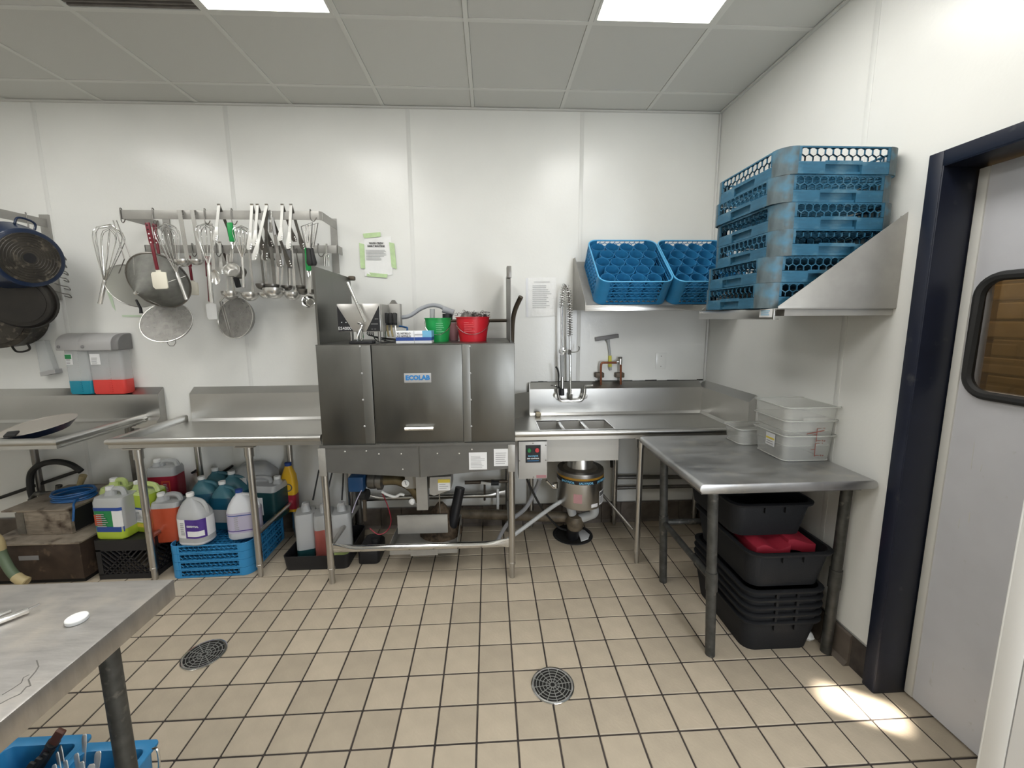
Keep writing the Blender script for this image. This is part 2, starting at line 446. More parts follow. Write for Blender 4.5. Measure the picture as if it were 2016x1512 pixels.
for i in range(len(xs) - 1):
    for j in range(len(ys) - 1):
        if (i, j) in skip: continue
        wx = (xs[i + 1] - xs[i]) / 2 - .0135; wy = (ys[j] - ys[j + 1]) / 2 - .0135
        key = (round(wx, 4), round(wy, 4))
        if key not in cme:
            cme[key] = MB().box(-wx, wx, -wy, wy, 0, .02).mesh('ceiling_tile'); cme[key].materials.append(M['ceil'])
        piece('ceiling_tile', cme[key], None, ceiling, ((xs[i] + xs[i + 1]) / 2, (ys[j] + ys[j + 1]) / 2, H + .001))
for k, r_, lab in LIGHTS:
    x0, x1, y1, y0 = CX + k * CT + .013, CX + (k + 1) * CT - .013, ys[r_] - .013, ys[r_ + 2] + .013
    t = thing('ceiling_light', lab, 'light', ((x0 + x1) / 2, (y0 + y1) / 2, H - .004), 'ceiling light panels')
    f = MB(); fw = .014
    f.box(x0, x1, y0, y0 + fw, H - .004, H + .02).box(x0, x1, y1 - fw, y1, H - .004, H + .02).box(x0, x0 + fw, y0 + fw, y1 - fw, H - .004, H + .02).box(x1 - fw, x1, y0 + fw, y1 - fw, H - .004, H + .02)
    part('frame', f, M['ceilbar'], t)
    part('diffuser', MB().box(x0 + fw, x1 - fw, y0 + fw, y1 - fw, H, H + .008), M['light'], t)
x0, x1, y1, y0 = CX + VENT[0] * CT + .013, CX + (VENT[0] + 1) * CT - .013, ys[VENT[1]] - .013, ys[VENT[1] + 1] + .013
t = thing('ceiling_vent', 'dusty dark return air grille set in the ceiling', 'vent', ((x0 + x1) / 2, (y0 + y1) / 2, H - .004))
part('backing', MB().box(x0, x1, y0, y1, H + .014, H + .02), M['vent'], t)
f = MB()
for k in range(26): f.box(x0, x1, y0 + (k + .3) * (y1 - y0) / 26, y0 + (k + .7) * (y1 - y0) / 26, H, H + .012)
part('slat', f, M['vent'], t, kind='stuff')

# walls, each with sheet panels and seam strips
def panel_wall(wall, axis, cuts, z0, z1s, pos, sgn):
    """sheets between cuts on the plane axis=pos; sgn = side the room is on"""
    for a_, b_ in zip(cuts[:-1], cuts[1:]):
        for lo, hi, za, zb in z1s:
            p0, p1 = max(a_, lo), min(b_, hi)
            if p1 - p0 < .02: continue
            mb = MB()
            if axis == 'Y': mb.box(p0 + .002, p1 - .002, pos, pos + sgn * .0025, za, zb)
            else: mb.box(pos, pos + sgn * .0025, p0 + .002, p1 - .002, za, zb)
            part('panel', mb, M['frp'], wall)
    for c in cuts[1:-1]:
        mb = MB()
        if axis == 'Y': mb.box(c - .014, c + .014, pos + sgn * .0025, pos + sgn * .0045, z0, H - .012)
        else: mb.box(pos + sgn * .0025, pos + sgn * .0045, c - .014, c + .014, z0, H - .012)
        part('seam_strip', mb, M['seam'], wall, bevel=.001)
wall_back = structure('wall_back', MB().box(XL, XR + .1, .0035, .12, 0, H + .03), M['wallbase'])
panel_wall(wall_back, 'Y', [XL, -4.2, -2.985, -1.76, -.548, .661, XR], .165, [(XL, XR, .165, H - .01)], .0, -1)
DY0, DY1, DZ = -1.535, -2.55, 2.205                                   # door opening (outside of its frame)
wr = MB().box(XR + .0035, XR + .11, DY0, .0035, 0, H + .03).box(XR + .0035, XR + .11, DY1, DY0, DZ, H + .03).box(XR + .0035, XR + .11, YF, DY1, 0, H + .03)
wall_right = structure('wall_right', wr, M['wallbase'])
panel_wall(wall_right, 'X', [-1.222, 0], .17, [(-1.222, 0, .17, H - .01)], XR, -1)
part('panel', MB().poly([(XR - .0025, y, z) for y, z in ((-1.224, .17), (-1.224, H - .01), (DY1, H - .01), (DY1, DZ), (DY0, DZ), (DY0, .17))], (.0025, 0, 0)), M['frp'], wall_right)
part('seam_strip', MB().box(XR - .0045, XR - .0025, -1.236, -1.208, .17, H - .012), M['seam'], wall_right, bevel=.001)
panel_wall(wall_right, 'X', [YF, DY1], .17, [(YF, DY1, 0, H - .01)], XR, -1)
structure('trim_1', MB().box(XR - .018, XR - .003, -.018, -.003, .17, H - .012), M['seam'], bevel=.004)      # corner bead
structure('trim_2', MB().box(XL, XR, -.02, -.003, H - .012, H - .002), M['ceilbar'])                       # wall angle
structure('trim_3', MB().box(XR - .02, XR - .003, YF, -.02, H - .012, H - .002), M['ceilbar'])
structure('wall_left', MB().box(XL - .1, XL, YF, .0, 0, H + .03), M['far'])
structure('wall_front', MB().box(XL, 3.2, YF - .1, YF, 0, H + .03), M['far'])
# cove base tiles
bme = MB().loft([[(-.0765, y, z) for y, z in pr] for pr in ([(-.03, 0), (-.012, .02), (-.010, .15), (-.004, .157), (-.001, .157), (-.001, 0)],)] +
                [[(.0765, y, z) for y, z in ((-.03, 0), (-.012, .02), (-.010, .15), (-.004, .157), (-.001, .157), (-.001, 0))]]).mesh('tile')
bme.materials.append(M['base'])
bb = structure('baseboard_back', MB().box(XL, XR, -.0025, .003, 0, .155), M['grout'])
for k in range(36): piece('tile', bme, None, bb, (XR - .08 - k * .1575, -.0025, 0))
br = structure('baseboard_right', MB().box(XR - .001, XR + .003, DY0, -.03, 0, .155), M['grout'])
for k in range(9):
    o = piece('tile', bme, None, br, (XR, -.11 - k * .1575, 0)); o.rotation_euler = (0, 0, -PI / 2)

# door in the right wall: navy frame, grey swing leaf with a gasketed window
door = thing('door_1', None, None, (XR, (DY0 + DY1) / 2, 0), kind='structure')
fw = .052; XD = 1.772
f = MB().box(XR - .022, XR + .004, DY0 - fw, DY0, 0, DZ).box(XR - .020, XD + .03, DY0 - fw - .004, DY0 - fw + .012, 0, DZ - fw)
part('jamb', f, M['navy'], door, bevel=.003)
f = MB().box(XR - .022, XR + .004, DY1, DY1 + fw, 0, DZ).box(XR - .020, XD + .03, DY1 + fw - .012, DY1 + fw + .004, 0, DZ - fw)
part('jamb', f, M['navy'], door, bevel=.003)
f = MB().box(XR - .022, XR + .004, DY1 + fw, DY0 - fw, DZ - fw, DZ).box(XR - .020, XD + .03, DY1 + fw, DY0 - fw, DZ - fw - .004, DZ - fw + .01)
part('head', f, M['navy'], door, bevel=.003)
LY0, LY1 = DY0 - fw - .006, DY1 + fw + .006
WY0, WY1, WZ0, WZ1 = -1.665, -2.10, 1.345, 1.742
leaf = MB().box(XD, XD + .035, WY0, LY0 - .034, .012, DZ - fw - .012).box(XD, XD + .035, LY1, WY1, .012, DZ - fw - .012)
leaf.box(XD, XD + .035, WY1, WY0, .012, WZ0).box(XD, XD + .035, WY1, WY0, WZ1, DZ - fw - .012)
lf = part('leaf', leaf, M['doorgrey'], door)
part('edge_strip', MB().box(XD - .006, XD + .036, LY0 - .034, LY0 - .001, .012, DZ - fw - .012), M['offwhite'], door, bevel=.004)
rr = ring(0, (WY0 - WY1) / 2 + .012, (WZ1 - WZ0) / 2 + .012, .07, n=8)
yc, zc = (WY0 + WY1) / 2, (WZ0 + WZ1) / 2
part('window_gasket', MB().tube([(XD - .004, yc + p[0], zc + p[1]) for p in rr], .017, 8, closed=True), M['blackr'], lf)
part('window_pane', MB().poly([(XD + .014, yc + p[0], zc + p[1]) for p in ring(0, (WY0 - WY1) / 2 + .006, (WZ1 - WZ0) / 2 + .006, .06, n=6)], (.005, 0, 0)), M['glass'], lf)
scr = MB(); rnd = random.Random(4)
for k in range(34):
    y = rnd.uniform(LY1 + .1, LY0 - .06); z = rnd.uniform(.1, 1.25); l = rnd.uniform(.006, .05) * (2.5 if k < 4 else 1)
    scr.bar((XD - .0006, y, z), (XD - .0006, y + rnd.uniform(-.004, .004), z + l), rnd.uniform(.0012, .003), .0006, (1, 0, 0))
part('scratch', scr, M['offwhite'], lf, kind='stuff')
# passage beyond the door: painted brick wall
wp = structure('wall_passage', MB().box(2.75, 2.9, -3.4, -.6, 0, H), M['mortar'])
structure('wall_passage_end', MB().box(XR + .11, 2.75, -.75, -.6, 0, H), M['far'])
kme = MB().box(-.012, .0, -.195, .195, -.044, .044).mesh('brick', bevel=.006, seg=1); kme.materials.append(M['brick'])
for r_ in range(12):
    for c_ in range(6): piece('brick', kme, None, wp, (2.75, -.95 - c_ * .40 - (r_ % 2) * .20, 1.15 + r_ * .098))
lt = bpy.data.lights.new('passage_lamp', 'POINT'); lt.energy = 16; lt.color = (1, .78, .5); lt.shadow_soft_size = .15
o = bpy.data.objects.new('passage_lamp', lt); COL.objects.link(o); o.location = (2.2, -1.5, 2.7)
# white wall end with corner guard close to the camera on the right
wn = structure('wall_near', MB().box(1.50, 1.64, -3.35, -2.062, 0, 2.3), M['offwhite'])
part('corner_guard', MB().box(1.496, 1.50, -2.115, -2.060, 0, 2.3).box(1.496, 1.56, -2.062, -2.056, 0, 2.3), M['white'], wn, bevel=.001)
part('joint', MB().box(1.4985, 1.5, -2.119, -2.115, 0, 2.3), M['inkg'], wn)
part('panel', MB().box(1.4965, 1.5, -3.35, -2.119, 0, 2.3), mat('matt_white_panel', (.68, .67, .65), .6), wn)

# floor drains
def drain(x, y, lab, tilt):
    t = thing('floor_drain', lab, 'drain', (x, y, 0), 'round floor drains')
    part('rim', MB().open_lathe([(.083, .0008), (.095, .0008), (.095, .004), (.091, .0055), (.083, .0045)], (x, y, 0), n=40), M['chrome'], t)
    part('sump', MB().lathe([(.083, .0006), (.083, .0012), (0, .0012)], (x, y, 0), n=32), M['dark'], t)
    g = MB()
    for r_ in (.014, .029, .044, .059, .073): g.open_lathe([(r_ - .0014, .002), (r_ + .0014, .002), (r_ + .0014, .004), (r_ - .0014, .004)], (x, y, 0), n=32)
    for k in range(12):
        a_ = 2 * PI * k / 12 + tilt; u = Vector((math.cos(a_), math.sin(a_), 0)); c = Vector((x, y, .0032))
        g.bar(c + u * .010, c + u * .082, .003, .0016, (0, 0, 1))
    part('grate', g, mat('drain_grate', (.34, .34, .32), .35, metal=.5), t)
drain(.257, -1.474, 'round metal floor drain right of centre, in the open tile floor', .1)
drain(-1.414, -1.214, 'round metal floor drain at the left, beside the near table', .3)
t = thing('floor_sink', 'dark round floor sink under the garbage disposer with a broken white cover', 'floor sink', (.6, -.20, 0))
part('rim', MB().open_lathe([(.13, .0005), (.15, .0005), (.148, .004), (.132, .004)], (.6, -.20, 0), n=32), M['blackr'], t)
part('sump', MB().lathe([(.13, .0006), (.13, .0012), (0, .0012)], (.6, -.20, 0), n=32), M['dark'], t)
part('broken_cover', MB().poly([(.64, -.31, .003), (.70, -.28, .003), (.725, -.22, .003), (.70, -.15, .003), (.655, -.13, .003), (.645, -.20, .003)], (0, 0, .006)), M['labelw'], t, bevel=.002)

# ================================================================== STEEL TABLES
def leg(parent, x, y, ztop, r=.0205, m='steel', foot=True, xt=None, yt=None):
    xt = x if xt is None else xt; yt = y if yt is None else yt
    o = part('leg', MB().tube([(x, y, .0 if not foot else .07), (xt, yt, ztop)], r, 16), M[m], parent)
    if foot:
        part('foot', MB().lathe([(r * .72, .0), (r * .80, .015), (r * .80, .072), (r * 1.06, .073), (r * 1.06, .085), (r, .086)], (x, y, 0), n=16), M[m], o)
    part('leg_socket', MB().tube([(xt, yt, ztop - .075), (xt, yt, ztop)], r * 1.25, 16), M[m], o)
    part('gusset', MB().box(xt - .055, xt + .055, yt - .045, yt + .045, ztop - .006, ztop + .002), M[m], o)
    return o
def dish_table(t, x0, x1, yf, zd, zr, sides, splash=True, m='steelx', z_top=1.134, z_lip=1.090, ylip=-.062, sx0=None, sx1=None, cuts=None):
    """drainboard: deck with raised rolled rims and a boxed splash at the back"""
    yb = ylip
    deck = MB()
    if cuts:
        cx0, cx1, cy0, cy1 = cuts
        deck.box(x0, cx0, yf + .04, yb, zd - .004, zd).box(cx1, x1, yf + .04, yb, zd - .004, zd)
        deck.box(cx0, cx1, yf + .04, cy0, zd - .004, zd).box(cx0, cx1, cy1, yb, zd - .004, zd)
    else: deck.box(x0, x1, yf + .04, yb, zd - .004, zd)
    part('deck', deck, M[m], t)
    prof = [(yf + .043, zd - .004), (yf + .043, zr - .008), (yf + .036, zr), (yf + .014, zr), (yf + .003, zr - .007), (yf, zr - .018), (yf + .003, zr - .030), (yf + .012, zr - .037), (yf + .012, zr - .058), (yf + .016, zr - .058), (yf + .030, zr - .01)]
    part('front_rim', MB().loft([[(x0 + (y - yf if -1 in sides else 0), y, z) for y, z in prof], [(x1 - (y - yf if 1 in sides else 0), y, z) for y, z in prof]]), M[m], t, ang=50)
    for sd in sides:
        xx = x0 if sd < 0 else x1
        pr = [(-.043 * sd + xx, zd - .004), (-.043 * sd + xx, zr - .008), (-.036 * sd + xx, zr), (-.014 * sd + xx, zr), (-.003 * sd + xx, zr - .007), (xx, zr - .018), (-.003 * sd + xx, zr - .030), (-.012 * sd + xx, zr - .037), (-.012 * sd + xx, zr - .058), (-.016 * sd + xx, zr - .058), (-.030 * sd + xx, zr - .01)]
        part('side_rim', MB().loft([[(x, yf + abs(x - xx), z) for x, z in pr], [(x, yb, z) for x, z in pr]]), M[m], t, ang=50)
    if splash:
        a_, b_ = (x0 if sx0 is None else sx0), (x1 if sx1 is None else sx1)
        pr = [(-.004, zd - .06), (-.004, z_top), (-.008, z_top), (ylip, z_lip), (ylip, zd + .018), (ylip - .016, zd), (ylip - .016, zd - .004), (ylip + .004, zd - .004), (ylip + .004, zd - .06)]
        part('backsplash', MB().loft([[(a_, y, z) for y, z in pr], [(b_, y, z) for y, z in pr]]), M[m], t, ang=20)

# clean-side dish table (left of the machine)
t = thing('dish_table', 'stainless drainboard table with raised rim left of the dish machine, jugs below it', 'table', (-1.6, -.37, 0))
dish_table(t, -2.235, -1.012, -.675, .893, .938, (-1,), sx0=-2.165, sx1=-1.012)
for x, y in ((-1.478, -.588), (-2.125, -.588), (-1.478, -.10), (-2.125, -.10), (-1.07, -.065)): leg(t, x, y, .865)
part('cross_rail', MB().tube([(-1.478, -.57, .285), (-1.478, -.11, .285)], .015, 12), M['steel'], t)
part('cross_rail', MB().tube([(-2.125, -.57, .285), (-2.125, -.11, .285)], .015, 12), M['steel'], t)
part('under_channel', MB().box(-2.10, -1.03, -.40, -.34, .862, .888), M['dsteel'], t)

# pot sink drainboard at the far left
t = thing('sink_drainboard', 'stainless sink drainboard at the far left with the skillet on it', 'table', (-3.2, -.37, 0))
dish_table(t, -3.95, -2.47, -.70, .905, .950, (1,), sx0=-3.95, sx1=-2.385, z_top=1.136, z_lip=1.092)
part('splash_end', MB().poly([(-2.381, y, z) for y, z in ((-.006, .845), (-.006, 1.134), (-.062, 1.090), (-.062, .93), (-.10, .90), (-.10, .845))], (-.003, 0, 0)), M['steelp'], t)
leg(t, -2.62, -.05, .87, m='dsteel'); leg(t, -3.3, -.05, .87, m='dsteel')

# soiled-side dish table with pre-rinse sink (right of the machine, into the corner)
BX0, BX1, BY0, BY1 = .315, .805, -.575, -.245
t = thing('sink_table', 'long stainless sink table in the corner right of the dish machine', 'sink', (.9, -.35, 0))
dish_table(t, .142, XR - .006, -.675, .893, .938, (), sx0=.288, sx1=XR - .052, cuts=(BX0, BX1, BY0, BY1))
b = MB(); zb = .715; th = .003
b.box(BX0 - th, BX0, BY0, BY1, zb, .893).box(BX1, BX1 + th, BY0, BY1, zb, .893).box(BX0 - th, BX1 + th, BY0 - th, BY0, zb, .893).box(BX0 - th, BX1 + th, BY1, BY1 + th, zb, .893)
b.box(BX0 - th, BX1 + th, BY0 - th, BY1 + th, zb - th, zb)
part('basin', b, mat('satin_basin_steel', (.50, .49, .46), .5, metal=.45), t)
lip = MB()
for a_ in ((BX0 - .006, BX1 + .006, BY0 - .006, BY0), (BX0 - .006, BX1 + .006, BY1, BY1 + .006), (BX0 - .006, BX0, BY0, BY1), (BX1, BX1 + .006, BY0, BY1)): lip.box(*a_, .891, .896)
part('basin_lip', lip, M['chrome'], t)
for x in (.475, .635): part('rack_slide', MB().box(x - .012, x + .012, BY0 + .001, BY1 - .001, .868, .889), M['steel'], t, bevel=.004)
ys0, zt, zl, xl = -.64, 1.134, 1.090, XR - .052
pr = [(XR - .005, .83), (XR - .005, zt), (XR - .009, zt), (xl, zl), (xl, .911), (xl - .016, .893), (xl - .016, .889), (xl + .004, .889), (xl + .004, .83)]
part('side_splash', MB().loft([[(x, ys0, z) for x, z in pr], [(x, -.006, z) for x, z in pr]]), M['steelx'], t, ang=20)
part('end_splash', MB().poly([(.288, -.062, .893), (.288, -.062, 1.075), (.145, -.18, 1.075), (.145, -.18, .893)], (-.002, .003, 0)), M['steelx'], t)
part('end_flange', MB().box(.284, .289, -.064, -.006, .84, 1.134), M['steel'], t)
for x, y in ((.953, -.578), (.955, -.06), (1.60, -.578), (1.60, -.06), (.30, -.06)): leg(t, x, y, .868, r=.019)
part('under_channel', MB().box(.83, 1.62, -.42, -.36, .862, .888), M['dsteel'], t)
part('cross_rail', MB().tube([(.955, -.06, .30), (1.60, -.06, .30)], .014, 12), M['dsteel'], t)
part('brace_rail', MB().tube([(.72, -.20, .43), (.95, -.50, .19)], .010, 8), M['dsteel'], t)

# galvanised-leg work table at the right
t = thing('work_table', 'stainless work table with dull pipe legs against the right wall, black tubs below', 'table', (1.25, -1.13, 0))
TX0, TX1, TY0, TY1, TZ = .866, 1.644, -1.488, -.775, .925
n = 10; R_ = .020
def stad(y):
    out = []
    for k in range(n + 1): a_ = PI / 2 + PI * k / n; out.append((TX0 + R_ + R_ * math.cos(a_), y, TZ - R_ + R_ * math.sin(a_)))
    for k in range(n + 1): a_ = -PI / 2 + PI * k / n; out.append((TX1 - R_ + R_ * math.cos(a_), y, TZ - R_ + R_ * math.sin(a_)))
    return out
part('tabletop', MB().loft([stad(TY0), stad(TY1)]), M['steelw'], t, bevel=.003, ang=30)
f = MB().box(.90, 1.62, TY0 + .05, TY1 - .05, TZ - .065, TZ - .042)
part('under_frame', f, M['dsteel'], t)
LEGS = [(1.043, -1.345, .995, -1.36), (1.047, -.785, 1.005, -.805), (1.612, -1.36, 1.612, -1.375), (1.612, -.79, 1.612, -.805)]
for x, y, xt, yt in LEGS:
    l = part('leg', MB().tube([(x, y, 0), (xt, yt, TZ - .05)], .0225, 16), M['galv'], t)
    part('rail_fitting', MB().tube([(x + (xt - x) * .37, y + (yt - y) * .37, .345), (x + (xt - x) * .48, y + (yt - y) * .48, .44)], .0265, 14), M['galv'], l)
part('rail', MB().tube([(1.027, -1.35, .395), (1.030, -.794, .395)], .017, 12), M['galv'], t)
part('rail', MB().tube([(1.03, -.794, .395), (1.612, -.797, .395)], .017, 12), M['galv'], t)

# worn table in the left foreground
t = thing('prep_table', 'worn stainless table in the near left corner with a white lid on it', 'table', (-1.6, -2.7, 0))
x1, y1, zt = -.888, -1.985, .905
part('tabletop', MB().box(-2.5, x1, -3.6, y1, zt - .058, zt), M['steelf'], t, bevel=.006)
part('under_frame', MB().box(-2.4, x1 - .08, -3.5, y1 - .07, zt - .085, zt - .058), M['dsteel'], t)
for x, y in ((-.985, -2.095), (-2.4, -2.10), (-.985, -2.72)): part('leg', MB().tube([(x, y, 0), (x, y, zt - .07)], .0215, 16), M['galv'], t)
part('undershelf', MB().box(-2.45, -.96, -3.0, -1.975, .105, .130), M['dsteel'], t)
cr = MB(); rnd = random.Random(3)
def crack(pts, wd):
    for a_, b_ in zip(pts[:-1], pts[1:]): cr.bar(a_, b_, wd, .0006, (0, 0, 1))
pts = [aZ(px, py, zt + .0003) for px, py in ((-8, 1390), (18, 1376), (40, 1366), (52, 1352), (60, 1350), (56, 1338), (70, 1322), (76, 1312), (72, 1300))]
crack(pts, .0022)
pts = [aZ(px, py, zt + .0003) for px, py in ((4, 1368), (24, 1356), (42, 1344), (46, 1334), (58, 1328))]
crack(pts, .0014)
part('crack', cr, M['dsteel'], t)

# ================================================================== DISH MACHINE
mx0, mx1, my, mz0, mz1 = -.990, .139, -.70, .884, 1.474
dm = thing('dish_machine', 'large stainless commercial dish machine with two tall side guards, mid picture', 'dishwasher', ((mx0 + mx1) / 2, -.38, 0))
part('top_plate', MB().box(mx0, mx1, my, -.075, mz1 - .004, mz1), M['steelm'], dm)
part('rear_panel', MB().box(mx0 + .004, mx1 - .004, -.08, -.075, mz0, mz1 - .004), M['steelm'], dm)
part('side_panel', MB().box(mx0, mx0 + .004, my + .004, -.08, mz0, mz1 - .004), M['steelm'], dm)
part('side_panel', MB().box(mx1 - .004, mx1, my + .004, -.08, mz0, mz1 - .004), M['steelm'], dm)
xa, xb = aY(734, 760, my).x, aY(911, 760, my).x
fl_ = part('front_panel', MB().box(mx0, xa - .002, my, my + .014, mz0, mz1 - .004), M['steelm'], dm, bevel=.003)
fr_ = part('front_panel', MB().box(xb + .002, mx1, my, my + .014, mz0, mz1 - .004), M['steelm'], dm, bevel=.003)
dr = part('door', MB().box(xa + .001, xb - .001, my + .003, my + .017, mz0 + .004, mz1 - .005), M['steelm'], dm, bevel=.003)
for pxs, par in (((709, 713, 715, 718), fl_), ((925, 926, 927, 928), fr_)):
    for px, py in zip(pxs, (682, 735, 787, 839)):
        p = aY(px, py, my); part('rivet', MB().lathe([(.0062, .0), (.0055, .003), (.0028, .005), (0, .0055)], p + Vector((0, -.002, 0)), (0, -1, 0), 10), M['dispgrey'], par)
for pa, pb, par in ((714, 734, fl_), (911, 927, fr_)):
    part('panel_flange', MB().box(aY(pa, 760, my).x, aY(pb, 760, my).x - .002, my - .0025, my + .001, mz0 + .006, mz1 - .006), mat('lighter_machine_steel', (.22, .22, .21), .42, metal=.85), par, bevel=.0015)
p0, p1 = aY(798, 842, my), aY(854, 842, my)
hz = p0.z
pr = [(my + .004, hz + .004), (my - .022, hz + .006), (my - .026, hz - .002), (my - .022, hz - .012), (my - .018, hz - .012), (my - .020, hz - .002), (my + .004, hz - .002)]
part('door_handle', MB().loft([[(p0.x, y, z) for y, z in pr], [(p1.x, y, z) for y, z in pr]]), M['chrome'], dr)
q0, q1 = aY(795, 735, my), aY(849, 753, my)
part('nameplate', MB().box(q0.x, q1.x, my + .001, my + .004, q1.z, q0.z), M['dispgrey'], dr, bevel=.002)
letters('lettering', 'ECOLAB', .037, ((q0.x + q1.x) / 2, my + .0005, (q0.z + q1.z) / 2), X3, Z3, M['cyanink'], dr, bold=.0022)
# flared tank skirt under the body
zt = .882; pts = [(-1.005, zt), (.140, zt), (.128, .722), (-.43, .678), (-.985, .722)]
sk = part('tank_skirt', MB().poly([(x, my - .004, z) for x, z in pts], (0, .004, 0)).box(-1.005, .140, my - .010, my - .002, zt - .010, zt + .004), M['steelk'], dm)
part('seam', MB().box(-.434, -.428, my - .006, my - .003, .680, .872), M['steelm'], sk)
for px, py in ((679, 889), (721, 888), (746, 894), (790, 894), (861, 893), (904, 893), (793, 924), (750, 876), (762, 876), (890, 874), (903, 874), (929, 885)):
    part('bolt', MB().lathe([(.005, 0), (.005, .002), (.002, .004), (0, .004)], aY(px, py, my - .004), (0, -1, 0), 8), M['steel'], sk)
def plate(parent, a_, b_, y, m, name='label_plate', rows=0, seed=1, ink='inkg', th=.0012, band=None):
    p = aY(*a_, y); q = aY(*b_, y)
    o = part(name, MB().box(p.x, q.x, y - th, y, q.z, p.z), M[m], parent)
    if rows:
        part('fine_print', lines(((p.x + q.x) / 2, y - th, (p.z + q.z) / 2 - (p.z - q.z) * .04), X3, Z3, (q.x - p.x) * .8, (p.z - q.z) * .72, rows, seed, fill=.3), M[ink], parent)
    return o, p, q
plate(sk, (923, 891), (959, 924), my - .004, 'labelw', rows=9, seed=2)
plate(sk, (972, 884), (1006, 917), my - .004, 'labelw', rows=6, seed=5)
for x in (-.995, .118):
    l = part('leg', MB().tube([(x, my + .012, .09), (x, my + .012, .878)], .0205, 16), M['steel'], dm)
    part('foot', MB().lathe([(.015, 0), (.0165, .02), (.0165, .09), (.0225, .091), (.0225, .105), (.0205, .106)], (x, my + .012, 0), n=16), M['steel'], l)
    part('leg_flat', MB().box(x - .021, x + .021, my - .0105, my + .004, .70, .870), M['steelp'], l, bevel=.002)
for x in (-.995, .118):
    l = part('leg', MB().tube([(x, -.12, .09), (x, -.12, .878)], .0205, 16), M['dsteel'], dm)
    part('foot', MB().lathe([(.015, 0), (.0165, .02), (.0165, .09), (.0225, .091), (.0225, .105), (.0205, .106)], (x, -.12, 0), n=16), M['dsteel'], l)
def rail(name, y, z, x0, x1, m):
    r = []
    for k in range(31):
        u = k / 30; x = x0 + (x1 - x0) * u; e = min(u, 1 - u) / .14; e = min(e, 1); e = e * e * (3 - 2 * e)
        hz, hy = .030 - .010 * e, .003 + .017 * e
        r.append([(x, y + hy * math.cos(g), z - .006 * e + hz * math.sin(g)) for g in [2 * PI * i / 14 for i in range(14)]])
    return part(name, MB().loft(r), M[m], dm, ang=60)
rail('front_rail', my + .012, .232, -.975, .100, 'chrome')
rail('rear_rail', -.12, .30, -.975, .100, 'steel')
for x in (-.995, .118): part('side_rail', MB().tube([(x, my + .03, .24), (x, -.13, .24)], .014, 10), M['steelp'], dm)
# tall side guards that close the ends of the wash chamber
for x, s_ in ((mx0 + .006, 1), (.120, -1)):
    zz = 1.912
    part('side_guard', MB().poly([(x, -.672, mz1), (x, -.672, zz), (x, -.06, zz - .008), (x, -.06, mz1)], (.004 * s_, 0, 0)).box(x - .003, x + .007 * s_ + .003, -.676, -.666, mz1, zz), M['steelm'], dm)
part('guard_tab', MB().box(.098, .124, -.676, -.60, 1.846, 1.912), M['dsteel'], dm, bevel=.003)
part('guard_cap', MB().box(mx0 + .0, mx0 + .045, -.085, -.05, 1.885, 1.915), M['bronze'], dm, bevel=.008)
# chrome lift lever leaning across the controller and the looped lift rod behind
p0, p1 = aY(684, 556, -.66), aY(719, 634, -.66)
part('lift_lever', MB().tube([p0, p1], .0088, 12), M['chrome'], dm)
lx = .155
part('door_lift_rod', MB().tube(spline([(lx, -.10, 1.0), (lx, -.10, 1.25), (lx, -.12, 1.48), (lx + .004, -.16, 1.60), (lx + .02, -.20, 1.68), (lx + .055, -.25, 1.76)], 6), .0165, 12), M['bronze'], dm)
part('door_lift_rod', MB().tube([(lx, -.13, 1.60), (-.45, -.13, 1.60)], .0115, 10), M['bronze'], dm)
# controller box on standoffs
cy_ = -.585
c0, c1 = aY(662, 598, cy_), aY(750, 653, cy_)
cz0, cz1 = c1.z, c0.z
ctl = part('controller_box', MB().box(c0.x, c1.x, cy_, cy_ + .22, cz0, cz1), M['steel'], dm, bevel=.003)
W_ = c1.x - c0.x; Hh = cz1 - cz0
part('black_triangle', MB().poly([(c0.x + .003, cy_ - .001, cz0 + .003), (c0.x + W_ * .36, cy_ - .001, cz0 + .003), (c0.x + .003, cy_ - .001, cz1 - .012)], (0, .002, 0)), M['black'], ctl)
part('black_triangle', MB().poly([(c1.x - .003, cy_ - .001, cz0 + .003), (c0.x + W_ * .66, cy_ - .001, cz0 + .003), (c1.x - .003, cy_ - .001, cz1 - .008)], (0, .002, 0)), M['black'], ctl)
letters('lettering', 'ES4000', .026, (c0.x + W_ * .165, cy_ - .0012, cz0 + .020), X3, Z3, M['labelw'], ctl)
for fx, fz in ((.10, .34), (.20, .34)): part('indicator_lamp', MB().lathe([(.003, 0), (.003, .002), (0, .0025)], (c0.x + W_ * fx, cy_ - .001, cz0 + Hh * fz), (0, -1, 0), 8), M['labelw'], ctl)
part('fine_print', MB().box(c1.x - W_ * .22, c1.x - W_ * .06, cy_ - .0018, cy_ - .001, cz0 + Hh * .27, cz0 + Hh * .285).box(c1.x - W_ * .13, c1.x - W_ * .05, cy_ - .0018, cy_ - .001, cz0 + Hh * .45, cz0 + Hh * .465).box(c1.x - W_ * .22, c1.x - W_ * .18, cy_ - .0018, cy_ - .001, cz0 + Hh * .09, cz0 + Hh * .10).box(c1.x - W_ * .15, c1.x - W_ * .11, cy_ - .0018, cy_ - .001, cz0 + Hh * .09, cz0 + Hh * .10), M['dispgrey'], ctl, kind='stuff')
for fx in (.25, .92):
    for y in (cy_ + .04, cy_ + .17): part('standoff', MB().tube([(c0.x + W_ * fx, y, mz1), (c0.x + W_ * fx, y, cz0)], .0085, 10), M['steel'], ctl)
part('side_plate', MB().box(c1.x, c1.x + .006, cy_ + .02, cy_ + .21, cz0, cz1 - .005), M['steelp'], ctl)
part('rear_housing', MB().box(c1.x, c1.x + .075, cy_ + .20, cy_ + .26, cz0 + .02, cz1 + .005), M['steelp'], ctl, bevel=.003)
